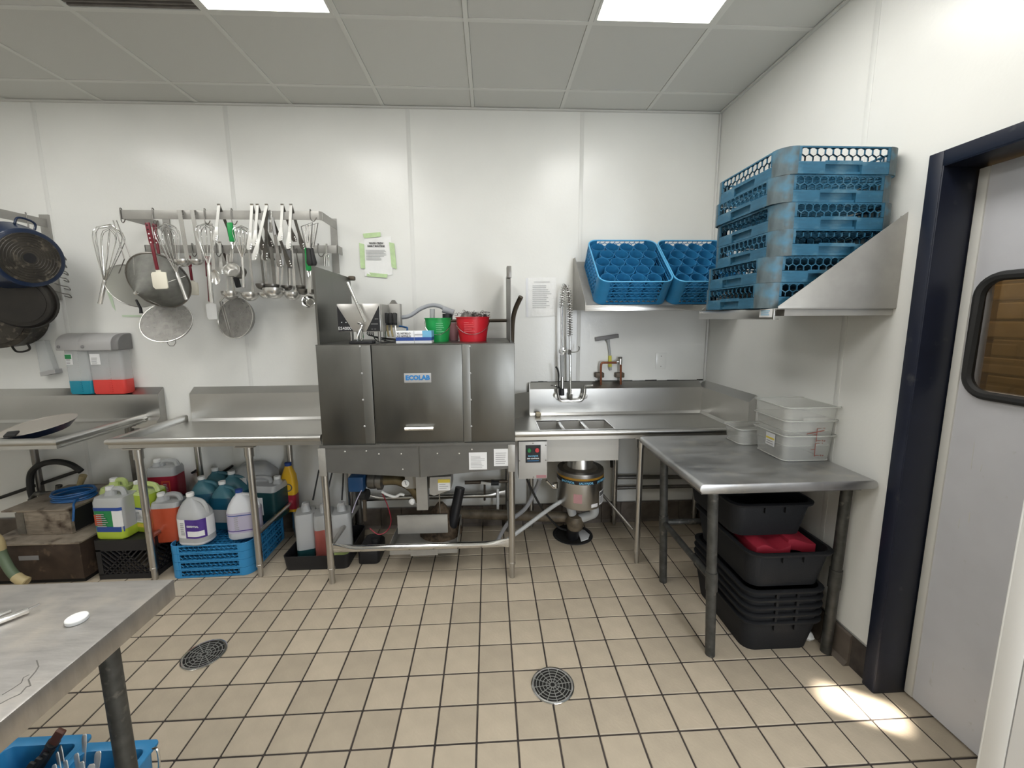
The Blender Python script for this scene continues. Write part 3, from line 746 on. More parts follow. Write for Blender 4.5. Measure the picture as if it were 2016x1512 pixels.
part('bracket', MB().poly([(c1.x + .0, cy_ + .22, cz1), (c1.x + .055, cy_ + .22, cz1), (c1.x + .035, cy_ + .22, cz1 + .03), (c1.x + .022, cy_ + .22, cz1 + .03)], (0, .03, 0)), M['dsteel'], ctl)
for k, px in enumerate((762, 770, 778)):
    for py0, py1, r_ in ((617, 640, .012),):
        a_, b_ = aY(px, py0, cy_ + .12 - k * .02), aY(px, py1, cy_ + .12 - k * .02)
        v = part('valve_body', MB().tube([a_, b_], r_, 10), M['black'], ctl)
        part('valve_plug', MB().box(a_.x - .009, a_.x + .009, a_.y - .03, a_.y, b_.z + .012, a_.z + .004), M['blackr'], v, bevel=.004)
        part('tube_end', MB().tube(spline([b_, b_ + Vector((.004, -.01, -.03)), b_ + Vector((.012, -.02, -.07))], 4), .006, 8), M['tan' if k < 2 else 'steel'], v)
for k in range(4):
    part('wire', MB().tube(spline([aY(735 + k, 640, cy_ + .1), aY(735 - k * 3, 660, cy_ + .05 + k * .03), (c1.x - .02 + .05 * k, cy_ + .02 + .05 * k, mz1 + .006), (c1.x + .06 + .02 * k, cy_ + .05 + .04 * k, mz1 + .005)], 6), .0032, 6), M['blackr'], ctl)
part('blue_tube', MB().tube(spline([aY(786, 642, -.42), aY(797, 644, -.44), aY(802, 648, -.46), (-.54, -.47, mz1 + .006)], 6), .0055, 8), M['bluehose'], ctl)
part('chrome_hose', MB().tube(spline([aY(705, 636, cy_ - .01), aY(712, 641, cy_ - .03), aY(706, 655, cy_ - .04), aY(703, 668, cy_ - .04), aY(709, 674, cy_ - .03), aY(714, 664, cy_ - .02), aY(711, 648, cy_ - .012)], 6), .0065, 8), M['chrome'], ctl)
part('black_tray', MB().box(-.815, -.685, -.66, -.58, mz1, mz1 + .018), M['black'], ctl, bevel=.003)
# grey drain hose over the top with its fittings
part('vent_hose', MB().tube(spline([aY(786, 625, -.34), aY(806, 622, -.32), aY(828, 608, -.30), aY(850, 601, -.28), aY(868, 604, -.28), aY(880, 613, -.28)], 8), .0135, 12), M['hose'], dm)
part('hose_fitting', MB().tube([aY(872, 609, -.28), aY(893, 616, -.28)], .022, 12), M['hose'], dm)
part('riser_pipe', MB().tube([aY(881, 668, -.28), aY(881, 618, -.28)], .024, 12).tube([aY(851, 668, -.28), aY(851, 608, -.28)], .017, 12), M['pvc'], dm)
part('riser_cap', MB().tube([aY(881, 629, -.28), aY(881, 618, -.28)], .034, 14), M['black'], dm)
# works under the tank
part('drain_column', MB().box(*(aY(819, 940, -.55).x, aY(841, 940, -.55).x), -.56, -.50, aY(830, 1003, -.55).z, .70), M['steelp'], dm)
part('sump_box', MB().box(aY(800, 940, -.45).x, aY(848, 940, -.45).x, -.50, -.25, .52, .70), M['steelp'], dm, bevel=.004)
vb = part('valve_box', MB().poly([aY(846, 940, -.60), aY(888, 938, -.60), aY(888, 964, -.60), aY(855, 976, -.60), aY(846, 973, -.60)], (0, .16, 0)), M['steelp'], dm)
plate(vb, (862, 944), (886, 965), -.6005, 'labelw', 'warning_label', rows=4, seed=8)
p, q = aY(862, 944, -.602), aY(886, 950, -.602)
part('warning_band', MB().box(p.x, q.x, -.603, -.6016, q.z, p.z), M['yelink'], vb)
mo = part('pump_motor', MB().box(aY(692, 940, -.42).x, aY(722, 940, -.42).x, -.50, -.36, aY(700, 960, -.42).z, aY(700, 931, -.42).z), M['motor'], dm, bevel=.012)
pp = aY(726, 946, -.43)
part('pump', MB().lathe([(.02, 0), (.05, .0), (.055, .015), (.055, .045), (.048, .05), (.048, .06), (.062, .062), (.062, .09), (.03, .10), (.03, .11)], pp, (1, 0, 0), 20), M['dsteel'], dm)
part('pump_inlet', MB().tube(spline([pp + Vector((.10, 0, 0)), pp + Vector((.20, -.01, .0)), pp + Vector((.29, -.02, -.05)), pp + Vector((.34, -.03, -.13)), pp + Vector((.38, -.03, -.16))], 6), .034, 14), M['brass'], dm)
part('motor_end', MB().lathe([(.0, 0), (.036, .0), (.036, .06), (0, .06)], aY(708, 972, -.42), (1, -.3, 0), 16), M['blackr'], dm)
ga = part('gauge', MB().lathe([(.0, .0), (.023, .0), (.023, .014), (0, .016)], aY(799, 951, -.57), (0, -1, .1), 20), M['white'], dm)
part('gauge_needle', MB().bar(aY(797, 947, -.590), aY(800, 955, -.590), .003, .001), M['ink'], ga)
part('white_knob', MB().lathe([(0, 0), (.018, .004), (.022, .02), (.012, .034), (0, .036)], aY(812, 985, -.5), (.1, -1, -.1), 14), M['white'], dm)
part('white_hose', MB().tube(spline([aY(752, 968, -.45), aY(763, 974, -.46), aY(778, 978, -.47), aY(788, 973, -.48), aY(796, 975, -.48)], 5), .009, 8), M['white'], dm)
part('red_wire', MB().tube(spline([aY(752, 970, -.42), aY(763, 995, -.40), aY(770, 1025, -.42), aY(762, 1045, -.5), aY(745, 1052, -.52), aY(728, 1040, -.5)], 6), .0035, 6), M['redl'], dm)
part('conduit', MB().tube([aY(717, 960, -.40), aY(719, 1025, -.40)], .013, 10), M['bronze'], dm)
part('purple_wire', MB().tube(spline([aY(712, 965, -.50), aY(702, 985, -.52), aY(693, 1010, -.55)], 5), .0035, 6), M['lilac'], dm)
part('strut', MB().tube([aY(865, 972, -.50), aY(866, 1015, -.50)], .004, 6), M['steel'], dm)
part('corrugated_drain', MB().tube([aY(889, 1040, -.40), aY(906, 960, -.36)], .034, 14), M['black'], dm)
tr = part('scrap_tray', MB().box(aY(766, 1055, -.62).x, aY(900, 1055, -.62).x, -.63, -.26, .142, .146), M['steelp'], dm)
x0, x1 = aY(766, 1055, -.63).x, aY(900, 1055, -.63).x
part('tray_wall', MB().box(x0, x1, -.633, -.63, .142, .215).box(x0, x0 + .003, -.63, -.26, .142, .215).box(x1 - .003, x1, -.63, -.26, .142, .215).box(x0, x1, -.263, -.26, .142, .215), M['steelp'], tr)
part('tray_tab', MB().box(aY(807, 1060, -.64).x, aY(861, 1060, -.64).x, -.640, -.6335, .135, .212), M['steelp'], tr)
a_, b_ = aY(782, 1014, -.56), aY(882, 1048, -.56)
part('tray_baffle', MB().box(a_.x, b_.x, -.565, -.555, b_.z, a_.z).box(a_.x, b_.x, -.575, -.555, a_.z - .003, a_.z), M['steelp'], tr, bevel=.002)
part('food_scraps', MB().lathe([(.0, 0), (.15, .0), (.14, .03), (.10, .07), (.06, .16), (.02, .21), (0, .215)], (-.36, -.36, .146), n=14), M['dirt'], tr, kind='stuff')
# things standing on the machine
gl = thing('glove_box', 'white and navy cardboard glove box on top of the dish machine', 'box', (-.45, -.62, mz1))
g0, g1 = aY(779, 652, -.66), aY(850, 673, -.66)
part('carton', MB().box(g0.x, g1.x, -.665, -.555, mz1 + .0005, g0.z), M['card'], gl, bevel=.002)
zb = mz1 + .017
part('navy_band', MB().box(g0.x - .0004, g1.x + .0004, -.6658, -.555, zb, zb + .020), M['labelb'], gl)
part('blue_corner', MB().box(g1.x - .052, g1.x + .0006, -.6662, -.5548, zb + .020, g0.z + .0006), M['skyink'], gl)
part('fold', MB().box(g0.x + .104, g0.x + .106, -.6663, -.665, mz1 + .001, g0.z), M['inkg'], gl)
letters('lettering', 'XL NITRILO', .0150, (g0.x + .046, -.6661, g0.z - .014), X3, Z3, M['ink'], gl, bold=.0004)
letters('lettering', 'XG NITRILO', .0150, (g0.x + .046, -.6661, g0.z - .030), X3, Z3, M['ink'], gl, bold=.0004)
part('fine_print', lines((g0.x + .135, -.6660, g0.z - .020), X3, Z3, .05, .009, 2, 4), M['inkg'], gl)
def bucket(px0, px1, pyt, y, m, name_label, grp, marks, tilt=0):
    a_, b_ = aY(px0, pyt, y), aY(px1, pyt, y); R = (b_.x - a_.x) / 2; c = Vector(((a_.x + b_.x) / 2, y, mz1)); h = a_.z - mz1
    t = thing('bucket', name_label, 'bucket', c, grp)
    part('body', MB().open_lathe([(R * .76, .0005), (R * .95, h - .004), (R * 1.0, h - .004), (R * 1.0, h), (R * .92, h), (R * .73, .006), (0.001, .006), (0.001, .0005)], c, n=32), M[m], t)
    ha = []
    for k in range(17):
        g = PI * k / 16; ha.append(c + Vector((-R * .96 * math.cos(g), -R * .9 * math.sin(g) * .92 - .004, h - .02 - math.sin(g) * h * .56)))
    part('bail_handle', MB().tube(ha, .0019, 6), M['chrome'], t)
    if marks:
        part('print', lines(c + Vector((R * .25 if m == 'green' else -R * .15, -R * .88, h * .60)), Vector((1, .22 if m == 'green' else -.1, 0)), Z3, R * .6, h * .42, 5, 9, th=.0015, fill=.30), mat('faded_print_%s' % m, (.10, .42, .18) if m == 'green' else (.66, .12, .13), .5), t)
    return t, c, R, h
bucket(835, 889, 626, -.46, 'green', 'small green bucket with a wire handle on the dish machine', 'pails on the machine', True)
tb, c, R, h = bucket(896, 965, 624, -.45, 'red', 'small red bucket holding steel wool on the dish machine', 'pails on the machine', True)
sw = MB(); rnd = random.Random(5)
for k in range(60):
    b0 = c + Vector((-.035 + rnd.gauss(0, .028), rnd.gauss(0, .025), h + .012 + abs(rnd.gauss(0, .012))))
    if rnd.random() < .4: b0 += Vector((.05 + rnd.random() * .03, 0, -.012))
    pts = [b0 + Vector((rnd.gauss(0, .011), rnd.gauss(0, .011), rnd.gauss(0, .008))) for _ in range(5)]
    sw.tube(spline(pts, 3), .0013, 4, caps=False)
t = single('steel_wool', sw, M['scrub'], 'tangled steel wool scourer heaped in the red bucket', 'scourer')
part('pad', MB().lathe([(0, -.03), (.04, -.025), (.05, .0), (.035, .02), (0, .026)], c + Vector((-.03, 0, h)), n=12), M['scrub'], t)
a_ = aY(955, 622, -.45)
single('scraper_tip', MB().poly([a_ + Vector((-.02, 0, -.02)), a_ + Vector((.022, 0, -.02)), a_ + Vector((.006, 0, .012)), a_ + Vector((-.006, 0, .012))], (0, .012, 0)), M['blackr'], 'black rubber scraper tip sticking out of the red bucket', 'scraper')
c2 = aY(893, 640, -.34)
single('pink_cup', MB().open_lathe([(.032, .001), (.042, .115), (.039, .115), (.029, .005), (.001, .005), (.001, .001)], (c2.x, -.36, mz1), n=20), M['pink'], 'translucent pink plastic cup between the green and red buckets', 'cup')

# ================================================================== SINK FITTINGS, DISPOSER, WALL PIECES
# pre-rinse spray unit
t = thing('pre_rinse_faucet', 'chrome pre-rinse faucet with coiled spring hose on the sink backsplash', 'faucet', aY(1123, 795, -.062))
yb = -.10
c = aY(1123, 787, yb)
body = []
for px, py in ((1098, 765), (1099, 778), (1104, 788), (1123, 789), (1143, 788), (1149, 778), (1151, 765)): body.append(aY(px, py, yb))
part('valve_body', MB().tube(spline(body, 5), .014, 12), M['chrome'], t)
for px in (1098, 1151):
    p = aY(px, 772, yb)
    part('wall_inlet', MB().tube([p + Vector((0, .04, -.03)), p + Vector((0, -.005, -.03))], .022, 14), M['chrome'], t)
    v = part('valve_stem', MB().tube([p + Vector((0, 0, .01)), p + Vector((0, 0, .05))], .011, 10), M['chrome'], t)
    d = -1 if px < 1120 else 1
    part('lever', MB().tube([p + Vector((0, 0, .045)), p + Vector((.055 * d, -.03, .055))], [.008, .006], 8), M['chrome'], v)
r0 = aY(1123, 787, yb); r1 = aY(1122, 662, yb)
part('riser', MB().tube([r0, r1], .0095, 12), M['chrome'], t)
part('riser_nut', MB().tube([r0 + Vector((0, 0, .0)), r0 + Vector((0, 0, .045))], .016, 8), M['chrome'], t)
b0 = aY(1121, 693, yb)
part('wall_bracket', MB().tube([b0, b0 + Vector((-.035, .095, 0))], .008, 8).lathe([(0, 0), (.026, .0), (.026, .008), (0, .01)], b0 + Vector((-.035, .096, 0)), (0, -1, 0), 16).tube([b0 + Vector((0, 0, -.018)), b0 + Vector((0, 0, .018))], .015, 10), M['chrome'], t)
part('hook', MB().tube(spline([b0, b0 + Vector((.04, -.01, 0)), b0 + Vector((.062, -.012, .008)), b0 + Vector((.07, -.012, .03)), b0 + Vector((.062, -.012, .042))], 4), .0045, 8), M['chrome'], t)
hp = spline([r1, aY(1122, 640, yb), aY(1121, 600, yb), aY(1118, 572, yb), aY(1113, 562, yb), aY(1109, 572, yb - .01), aY(1107, 590, yb - .02), aY(1106, 606, yb - .02)], 14)
part('hose_core', MB().tube(hp, .006, 8), M['dsteel'], t)
coil = []; L_ = [0]
for a_, b_ in zip(hp[:-1], hp[1:]): L_.append(L_[-1] + (b_ - a_).length)
N_ = 820
for k in range(N_):
    s_ = L_[-1] * k / (N_ - 1); i = max(j for j in range(len(L_)) if L_[j] <= s_ + 1e-9); i = min(i, len(hp) - 2)
    u = (s_ - L_[i]) / max(L_[i + 1] - L_[i], 1e-9); p = hp[i].lerp(hp[i + 1], u); tg = (hp[i + 1] - hp[i]).normalized()
    n1 = Vector((0, 1, 0)); n2 = tg.cross(n1).normalized(); g = 2 * PI * s_ / .0172
    coil.append(p + (n1 * math.cos(g) + n2 * math.sin(g)) * .0195)
part('spring', MB().tube(coil, .0024, 5), M['chrome'], t)
yh = yb - .02
part('spray_pipe', MB().tube([aY(1106, 604, yh), aY(1106, 700, yh)], .0085, 12), M['chrome'], t)
part('spray_grip', MB().tube([aY(1106, 699, yh), aY(1106, 713, yh)], .014, 12).tube([aY(1106, 713, yh), aY(1107, 742, yh)], .0125, 12), M['pvc'], t)
part('spray_valve', MB().tube([aY(1107, 742, yh), aY(1107, 764, yh)], [.013, .015], 12), M['chrome'], t)
part('spray_head', MB().tube([aY(1106, 765, yh), aY(1106, 778, yh)], [.017, .019], 14), M['black'], t)
part('squeeze_lever', MB().tube(spline([aY(1106, 768, yh), aY(1100, 760, yh - .02), aY(1100, 740, yh - .03), aY(1098, 728, yh - .03), aY(1094, 722, yh - .03)], 5), [.005] * 10 + [.0065] * 11, 8), M['blackr'], t)
# disposer
dc = Vector((.607, -.385, 0))
t = thing('garbage_disposer', 'round steel garbage disposer hanging under the sink basin', 'disposer', (dc.x, dc.y, .33))
part('cone', MB().lathe([(.0, .712), (.068, .712), (.072, .70), (.085, .655), (.090, .612), (.12, .60), (.155, .596), (0, .596)][1:-1], dc, n=36), M['steel'], t)
part('collar', MB().lathe([(.156, .600), (.160, .590), (.160, .548)], dc, n=36), M['dsteel'], t)
part('amber_ring', MB().lathe([(.1605, .575), (.1605, .560)], dc, n=36), M['gold'], t)
part('name_band', MB().lathe([(.1608, .560), (.1608, .533)], dc, n=36), M['black'], t)
part('body', MB().lathe([(.158, .548), (.158, .37), (.150, .352), (.10, .335), (.0, .33)], dc, n=36), M['steel'], t)
for a_ in (-PI / 2 - .72, -PI / 2 + .03, -PI / 2 + .78):
    u = Vector((math.cos(a_), math.sin(a_), 0)); rt = Vector((-math.sin(a_), math.cos(a_), 0))
    letters('lettering', 'SALVAJOR', .021, dc + u * .1625 + Z3 * .546, rt, Z3, M['skyink'], t, bold=.0006)
def dlabel(a0, a1, z0, z1, m, name, R_=.1586):
    mb = MB(); k = 6
    V = []
    for i in range(k + 1):
        g = a0 + (a1 - a0) * i / k
        for z in (z0, z1): V.append(dc + Vector((math.cos(g) * R_, math.sin(g) * R_, z)))
    mb.add(V, [(2 * i, 2 * i + 2, 2 * i + 3, 2 * i + 1) for i in range(k)])
    return part(name, mb, M[m], t)
dlabel(-PI / 2 - .48, -PI / 2 - .12, .405, .468, 'pink', 'pink_label')
dlabel(-PI / 2 + .72, -PI / 2 + 1.25, .375, .47, 'labelw', 'warning_label')
dlabel(-PI / 2 + .74, -PI / 2 + 1.22, .435, .462, 'ink', 'warning_text', .1590)
dlabel(-PI / 2 + .74, -PI / 2 + 1.05, .385, .43, 'inkg', 'warning_text', .1590)
dlabel(-PI / 2 + .28, -PI / 2 + .62, .352 + .02, .396, 'labelw', 'small_label')
part('outlet_elbow', MB().tube(spline([dc + Vector((.08, -.06, .36)), dc + Vector((.09, -.05, .29)), dc + Vector((.05, -.02, .25)), dc + Vector((-.0, .0, .22))], 6), .032, 14), M['pvc'], t)
part('outlet_stub', MB().tube([dc + Vector((-.08, -.02, .36)), dc + Vector((-.05, 0, .26))], .030, 14), M['pvc'], t)
part('trap', MB().lathe([(0, -.06), (.05, -.05), (.065, 0), (.05, .045), (0, .055)], dc + Vector((-.03, .0, .20)), n=16), M['pipedirty'], t)
part('drop_pipe', MB().tube([dc + Vector((-.03, .06, .19)), dc + Vector((-.02, .13, .02))], .045, 14), M['black'], t)
single('drain_pipe', MB().tube([(-.25, -.20, .195), (.56, -.33, .205)], .036, 16).lathe([(.04, 0), (.042, .03), (.036, .03)], (.10, -.256, .20), (1, -.16, 0), 16), M['pipedirty'], 'grimy brown horizontal waste pipe running low behind the dish machine', 'pipe')
# disposer switch box
a_, b_ = aY(1021, 870, -.655), aY(1077, 942, -.655)
t = thing('switch_box', 'grey metal switch box with green and red buttons right of the dish machine', 'control box', ((a_.x + b_.x) / 2, -.61, b_.z))
part('box', MB().box(a_.x, b_.x, -.655, -.565, b_.z, a_.z), mat('switch_box_grey', (.45, .44, .42), .42, metal=.2), t, bevel=.003)
pw = b_.x - a_.x; ph = a_.z - b_.z
pn = part('panel_plate', MB().box(a_.x + pw * .24, a_.x + pw * .77, -.6565, -.655, a_.z - ph * .56, a_.z - ph * .09), M['black'], t)
for fx, mm, nm in ((.37, 'btng', 'green_button'), (.64, 'btnr', 'red_button')):
    part(nm, MB().lathe([(.0, .012), (.010, .012), (.0125, .009), (.0135, 0)], (a_.x + pw * fx, -.6565, a_.z - ph * .23), (0, -1, 0), 18), M[mm], pn)
cx_ = a_.x + pw * .505
letters('lettering', 'SALVAJOR', .0135, (cx_, -.657, a_.z - ph * .385), X3, Z3, M['skyink'], pn, bold=.0004)
letters('lettering', 'BMS CONTROL', .0108, (cx_, -.657, a_.z - ph * .45), X3, Z3, M['labelw'], pn, bold=.0004)
part('fine_print', lines((cx_, -.657, a_.z - ph * .51), X3, Z3, pw * .4, ph * .03, 1), M['cyanink'], pn)
for fx, fz in ((.50, .04), (.03, .50), (.95, .50), (.52, .95), (.95, .1)):
    part('screw', MB().lathe([(.0045, 0), (.0045, .003), (0, .004)], (a_.x + pw * fx, -.655, a_.z - ph * fz), (0, -1, 0), 8), M['dsteel'], t)
part('rating_plate', MB().box(a_.x + pw * .62, a_.x + pw * .97, -.656, -.655, b_.z + ph * .02, b_.z + ph * .10), M['pink'], t)
for k, (pts, r_, m, lab, nm) in enumerate((
    ([aY(1063, 942, -.60), aY(1056, 960, -.50), aY(1035, 1000, -.42), aY(1000, 1030, -.36), aY(978, 1068, -.34)], .014, 'hose', 'grey flexible conduit looping from the switch box behind the machine leg', 'flexible_conduit'),
    ([aY(1108, 985, -.44), aY(1080, 1003, -.48), aY(1030, 1040, -.54), aY(1000, 1062, -.57)], .0135, 'pvc', 'light grey conduit slanting down left from the garbage disposer', 'flexible_conduit'),
    ([aY(1037, 942, -.58), aY(1047, 965, -.52), aY(1070, 1005, -.42), aY(1100, 1038, -.30), aY(1124, 1044, -.26)], .0075, 'blackr', 'black power cord hanging from the switch box to the floor', 'power_cord'))):
    single(nm, MB().tube(spline(pts, 7), r_, 10), M[m], lab, 'cord' if m == 'blackr' else 'conduit')
single('toggle_arm', MB().tube([aY(1076, 946, -.62), aY(1090, 960, -.60)], .008, 10).lathe([(0, -.02), (.02, -.015), (.02, .015), (0, .02)], aY(1093, 955, -.58), n=12), M['chrome'], 'short chrome valve handle beside the garbage disposer', 'valve')
# supply pipes with valve under the machine's right end
t = thing('supply_valve', 'dark ball valve with white lever on pipes behind the machine', 'valve', aY(960, 950, -.12))
part('pipe', MB().tube([aY(915, 950, -.13), aY(1003, 947, -.13)], .014, 10).tube([aY(1002, 925, -.13), aY(1002, 1030, -.13)], .012, 10), M['bronze'], t)
part('handle', MB().bar(aY(947, 950, -.17), aY(966, 953, -.17), .018, .008), M['white'], t)
part('body', MB().tube([aY(967, 950, -.13), aY(982, 950, -.13)], .022, 10), M['blackr'], t)
part('drop_tube', MB().tube([aY(980, 962, -.14), aY(980, 1004, -.14)], .010, 10), M['white'], t)
part('drop_pipe', MB().tube([aY(954, 950, -.13), aY(954, 985, -.13)], .008, 8), M['bronze'], t)
single('tailpiece_hose', MB().tube(spline([(.845, -.30, .86), (.86, -.22, .74), (.90, -.12, .60), (.92, -.08, .48)], 6), .012, 8), M['blackr'], 'black hose hanging under the sink table behind its front leg', 'hose')
single('wall_pipe', MB().tube([(.955, -.05, .385), (1.60, -.05, .37)], .017, 10), M['dsteel'], 'horizontal grey pipe low on the back wall under the sink table', 'pipe')

# vacuum breaker pipework, squeegee, cover plate, papers
t = thing('copper_pipework', 'copper water pipes with a chrome vacuum breaker above the sink backsplash', 'pipe', aY(1202, 752, -.04))
y = -.05
part('pipe', MB().tube(spline([aY(1183, 758, y), aY(1183, 740, y), aY(1183, 722, y), aY(1185, 715, y), aY(1192, 714, y), aY(1214, 714, y)], 5), .0085, 10), M['copper'], t)
part('pipe', MB().tube([aY(1222, 757, y), aY(1222, 718, y)], .0085, 10), M['copper'], t)
for px in (1181, 1221):
    a_ = aY(px, 739, y)
    part('clamp', MB().box(a_.x - .033, a_.x + .033, -.055, -.004, a_.z - .018, a_.z + .02), M['bronze'], t, bevel=.006)
a_ = aY(1221, 712, y)
part('vacuum_breaker', MB().tube([a_ + Vector((0, 0, -.02)), a_ + Vector((0, 0, .022))], .016, 12).tube([a_ + Vector((-.03, 0, 0)), a_], .011, 10), M['steel'], t)
part('breaker_cap', MB().tube([a_ + Vector((0, 0, .02)), a_ + Vector((0, 0, .036))], .014, 10), M['dsteel'], t)
t = thing('squeegee', 'grey hand squeegee with a yellow grip hung on the wall above copper pipes', 'squeegee', aY(1200, 725, -.015))
y = -.016
part('blade', MB().bar(aY(1172, 668, y), aY(1218, 661, y), .030, .012), M['dispdark'], t, bevel=.003)
part('handle', MB().tube([aY(1196, 668, y), aY(1198, 676, y), aY(1201, 702, y)], [.018, .010, .009], 10), M['pvc'], t)
part('grip', MB().tube([aY(1201, 700, y), aY(1201, 722, y)], [.012, .014], 10), M['yellowg'], t)
part('tip', MB().tube([aY(1201, 722, y), aY(1202, 729, y)], [.013, .010], 10), M['pvc'], t)
a_, b_ = aY(1291, 695, -.004), aY(1311, 726, -.004)
t = single('cover_plate', MB().box(a_.x, b_.x, -.008, -.0028, b_.z, a_.z), M['frp'], 'blank white electrical cover plate on the wall above the sink', 'cover plate', bevel=.002)
for fz in (.2, .84): part('screw', MB().lathe([(.004, 0), (.004, .0012), (0, .002)], ((a_.x + b_.x) / 2, -.008, a_.z + (b_.z - a_.z) * fz), (0, -1, 0), 8), M['dsteel'], t)
def sheet(pts, m, nx=8, ny=10, wav=.0025, seed=0, y0=-.006):
    """a sheet of paper between four wall pixels (TL,TR,BR,BL), slightly buckled, with thickness"""
    P = [aY(*p, y0) for p in pts]; V = []; Fc = []; rnd = random.Random(seed)
    for j in range(ny + 1):
        for i in range(nx + 1):
            u, v = i / nx, j / ny
            p = (P[0] * (1 - u) + P[1] * u) * (1 - v) + (P[3] * (1 - u) + P[2] * u) * v
            V.append(p + Vector((0, -abs(rnd.gauss(0, wav)) * (.3 + v), 0)))
    n_ = len(V); V += [v + Vector((0, .0008, 0)) for v in V]; w1 = nx + 1
    for j in range(ny):
        for i in range(nx):
            a_ = j * w1 + i; Fc += [(a_, a_ + 1, a_ + w1 + 1, a_ + w1), (n_ + a_ + w1, n_ + a_ + w1 + 1, n_ + a_ + 1, n_ + a_)]
    edge = [i for i in range(w1)] + [j * w1 + nx for j in range(1, ny + 1)] + [ny * w1 + i for i in range(nx - 1, -1, -1)] + [j * w1 for j in range(ny - 1, 0, -1)]
    for a_, b_ in zip(edge, edge[1:] + edge[:1]): Fc.append((a_, n_ + a_, n_ + b_, b_))
    return MB().add(V, Fc)
def flat_print(parent, cpx, wpx, hpx, rows, seed, y=-.0125, m='inkg', fill=.4, name='fine_print', tilt=0.0):
    c = aY(*cpx, y); sx = (aY(cpx[0] + wpx, cpx[1], y) - aY(*cpx, y)).length; sz = (aY(cpx[0], cpx[1] + hpx, y) - c).length
    return part(name, lines(c, Vector((1, 0, tilt)), Vector((-tilt, 0, 1)), sx, sz, rows, seed, fill=fill), M[m], parent)
t = thing('notice_paper', 'white typed routine notice held by green tape, left of centre on the wall', 'notice', aY(745, 543, -.004), 'typed wall notices')
part('sheet', sheet([(716, 468), (770, 465), (773, 541), (718, 544)], M['paper'], seed=3, wav=.002), M['paper'], t)
for q_ in ([(714, 460), (749, 457), (749, 466), (717, 469)], [(707, 478), (717, 481), (719, 529), (710, 528)], [(766, 477), (776, 479), (781, 530), (771, 526)], [(723, 536), (763, 540), (762, 547), (722, 544)]):
    part('tape', sheet(q_, M['tape'], 3, 3, .0006, 5, -.0115), M['tape'], t)
for txt, py, dx in (('WASH CREW', 479, 0), ('DAILY ROUTINE', 484.5, 0)):
    letters('lettering', txt, .0165 if dx == 0 else .0165, aY(740.5, py, -.0125), Vector((1, 0, -.01)), Z3, M['ink'], t, bold=.0008)
flat_print(t, (741, 502), 41, 21, 9, 4, m='inkg', fill=.32)
cs = MB(); rnd = random.Random(2)
t = thing('notice_paper', 'white typed notice in a clear sleeve right of the dish machine guard', 'notice', aY(1067, 624, -.004), 'typed wall notices')
part('sheet', sheet([(1040, 547), (1095, 546), (1096, 622), (1040, 624)], M['paper'], seed=8, wav=.0012), M['paper'], t)
part('sleeve_edge', sheet([(1035, 548), (1040, 548), (1040, 624), (1036, 624)], M['card'], 2, 6, .0006, 3), M['card'], t)
flat_print(t, (1067, 555), 31, 1.6, 1, 1, m='inkg')
flat_print(t, (1067, 584), 37, 46, 12, 6, m='inkg', fill=.20)

# ================================================================== BLUE RACKS AND THEIR SHELVES
def clip(p, q, u0, u1, v0, v1):
    d = (q[0] - p[0], q[1] - p[1]); t0, t1 = 0.0, 1.0
    for dd, lo, hi in ((d[0], u0 - p[0], u1 - p[0]), (d[1], v0 - p[1], v1 - p[1])):
        if abs(dd) < 1e-12:
            if lo > 0 or hi < 0: return None
            continue
        a_, b_ = lo / dd, hi / dd
        if a_ > b_: a_, b_ = b_, a_
        t0 = max(t0, a_); t1 = min(t1, b_)
        if t0 >= t1: return None
    return (p[0] + d[0] * t0, p[1] + d[1] * t0), (p[0] + d[0] * t1, p[1] + d[1] * t1)
def hexes(u0, u1, v0, v1, R):
    """edges of a honeycomb clipped to a rectangle"""
    E_ = {}; w_ = math.sqrt(3) * R; j = -1
    while v0 + j * 1.5 * R < v1 + 2 * R:
        i = -1
        while u0 + i * w_ < u1 + 2 * w_:
            cx, cy = u0 + i * w_ + (j % 2) * w_ / 2, v0 + .35 * R + j * 1.5 * R
            P = [(cx + R * math.sin(k * PI / 3), cy + R * math.cos(k * PI / 3)) for k in range(6)]
            for k in range(6):
                a_, b_ = P[k], P[(k + 1) % 6]; key = tuple(sorted(((round(a_[0], 5), round(a_[1], 5)), (round(b_[0], 5), round(b_[1], 5)))))
                E_[key] = 1
            i += 1
        j += 1
    out = []
    for a_, b_ in E_:
        c = clip(a_, b_, u0, u1, v0, v1)
        if c: out.append(c)
    return out
W2 = .248
def wall_strip(mb, n_side, u0, u1, z0, z1, th=.004):
    """a piece of one side wall, n_side 0..3 going round"""
    for_ = [((1, 0), (0, -1)), ((0, 1), (1, 0)), ((-1, 0), (0, 1)), ((0, -1), (-1, 0))][n_side]
    ux, nx = Vector((*for_[0], 0)), Vector((*for_[1], 0))
    c = nx * (W2 - th / 2) + ux * (u0 + u1) / 2 + Z3 * (z0 + z1) / 2
    mb.obox(c, ux * (u1 - u0) / 2, nx * th / 2, Z3 * (z1 - z0) / 2)
def side_frame(n_side):
    f_ = [((1, 0), (0, -1)), ((0, 1), (1, 0)), ((-1, 0), (0, 1)), ((0, -1), (-1, 0))][n_side]
    return Vector((*f_[0], 0)), Vector((*f_[1], 0))
RC = .062
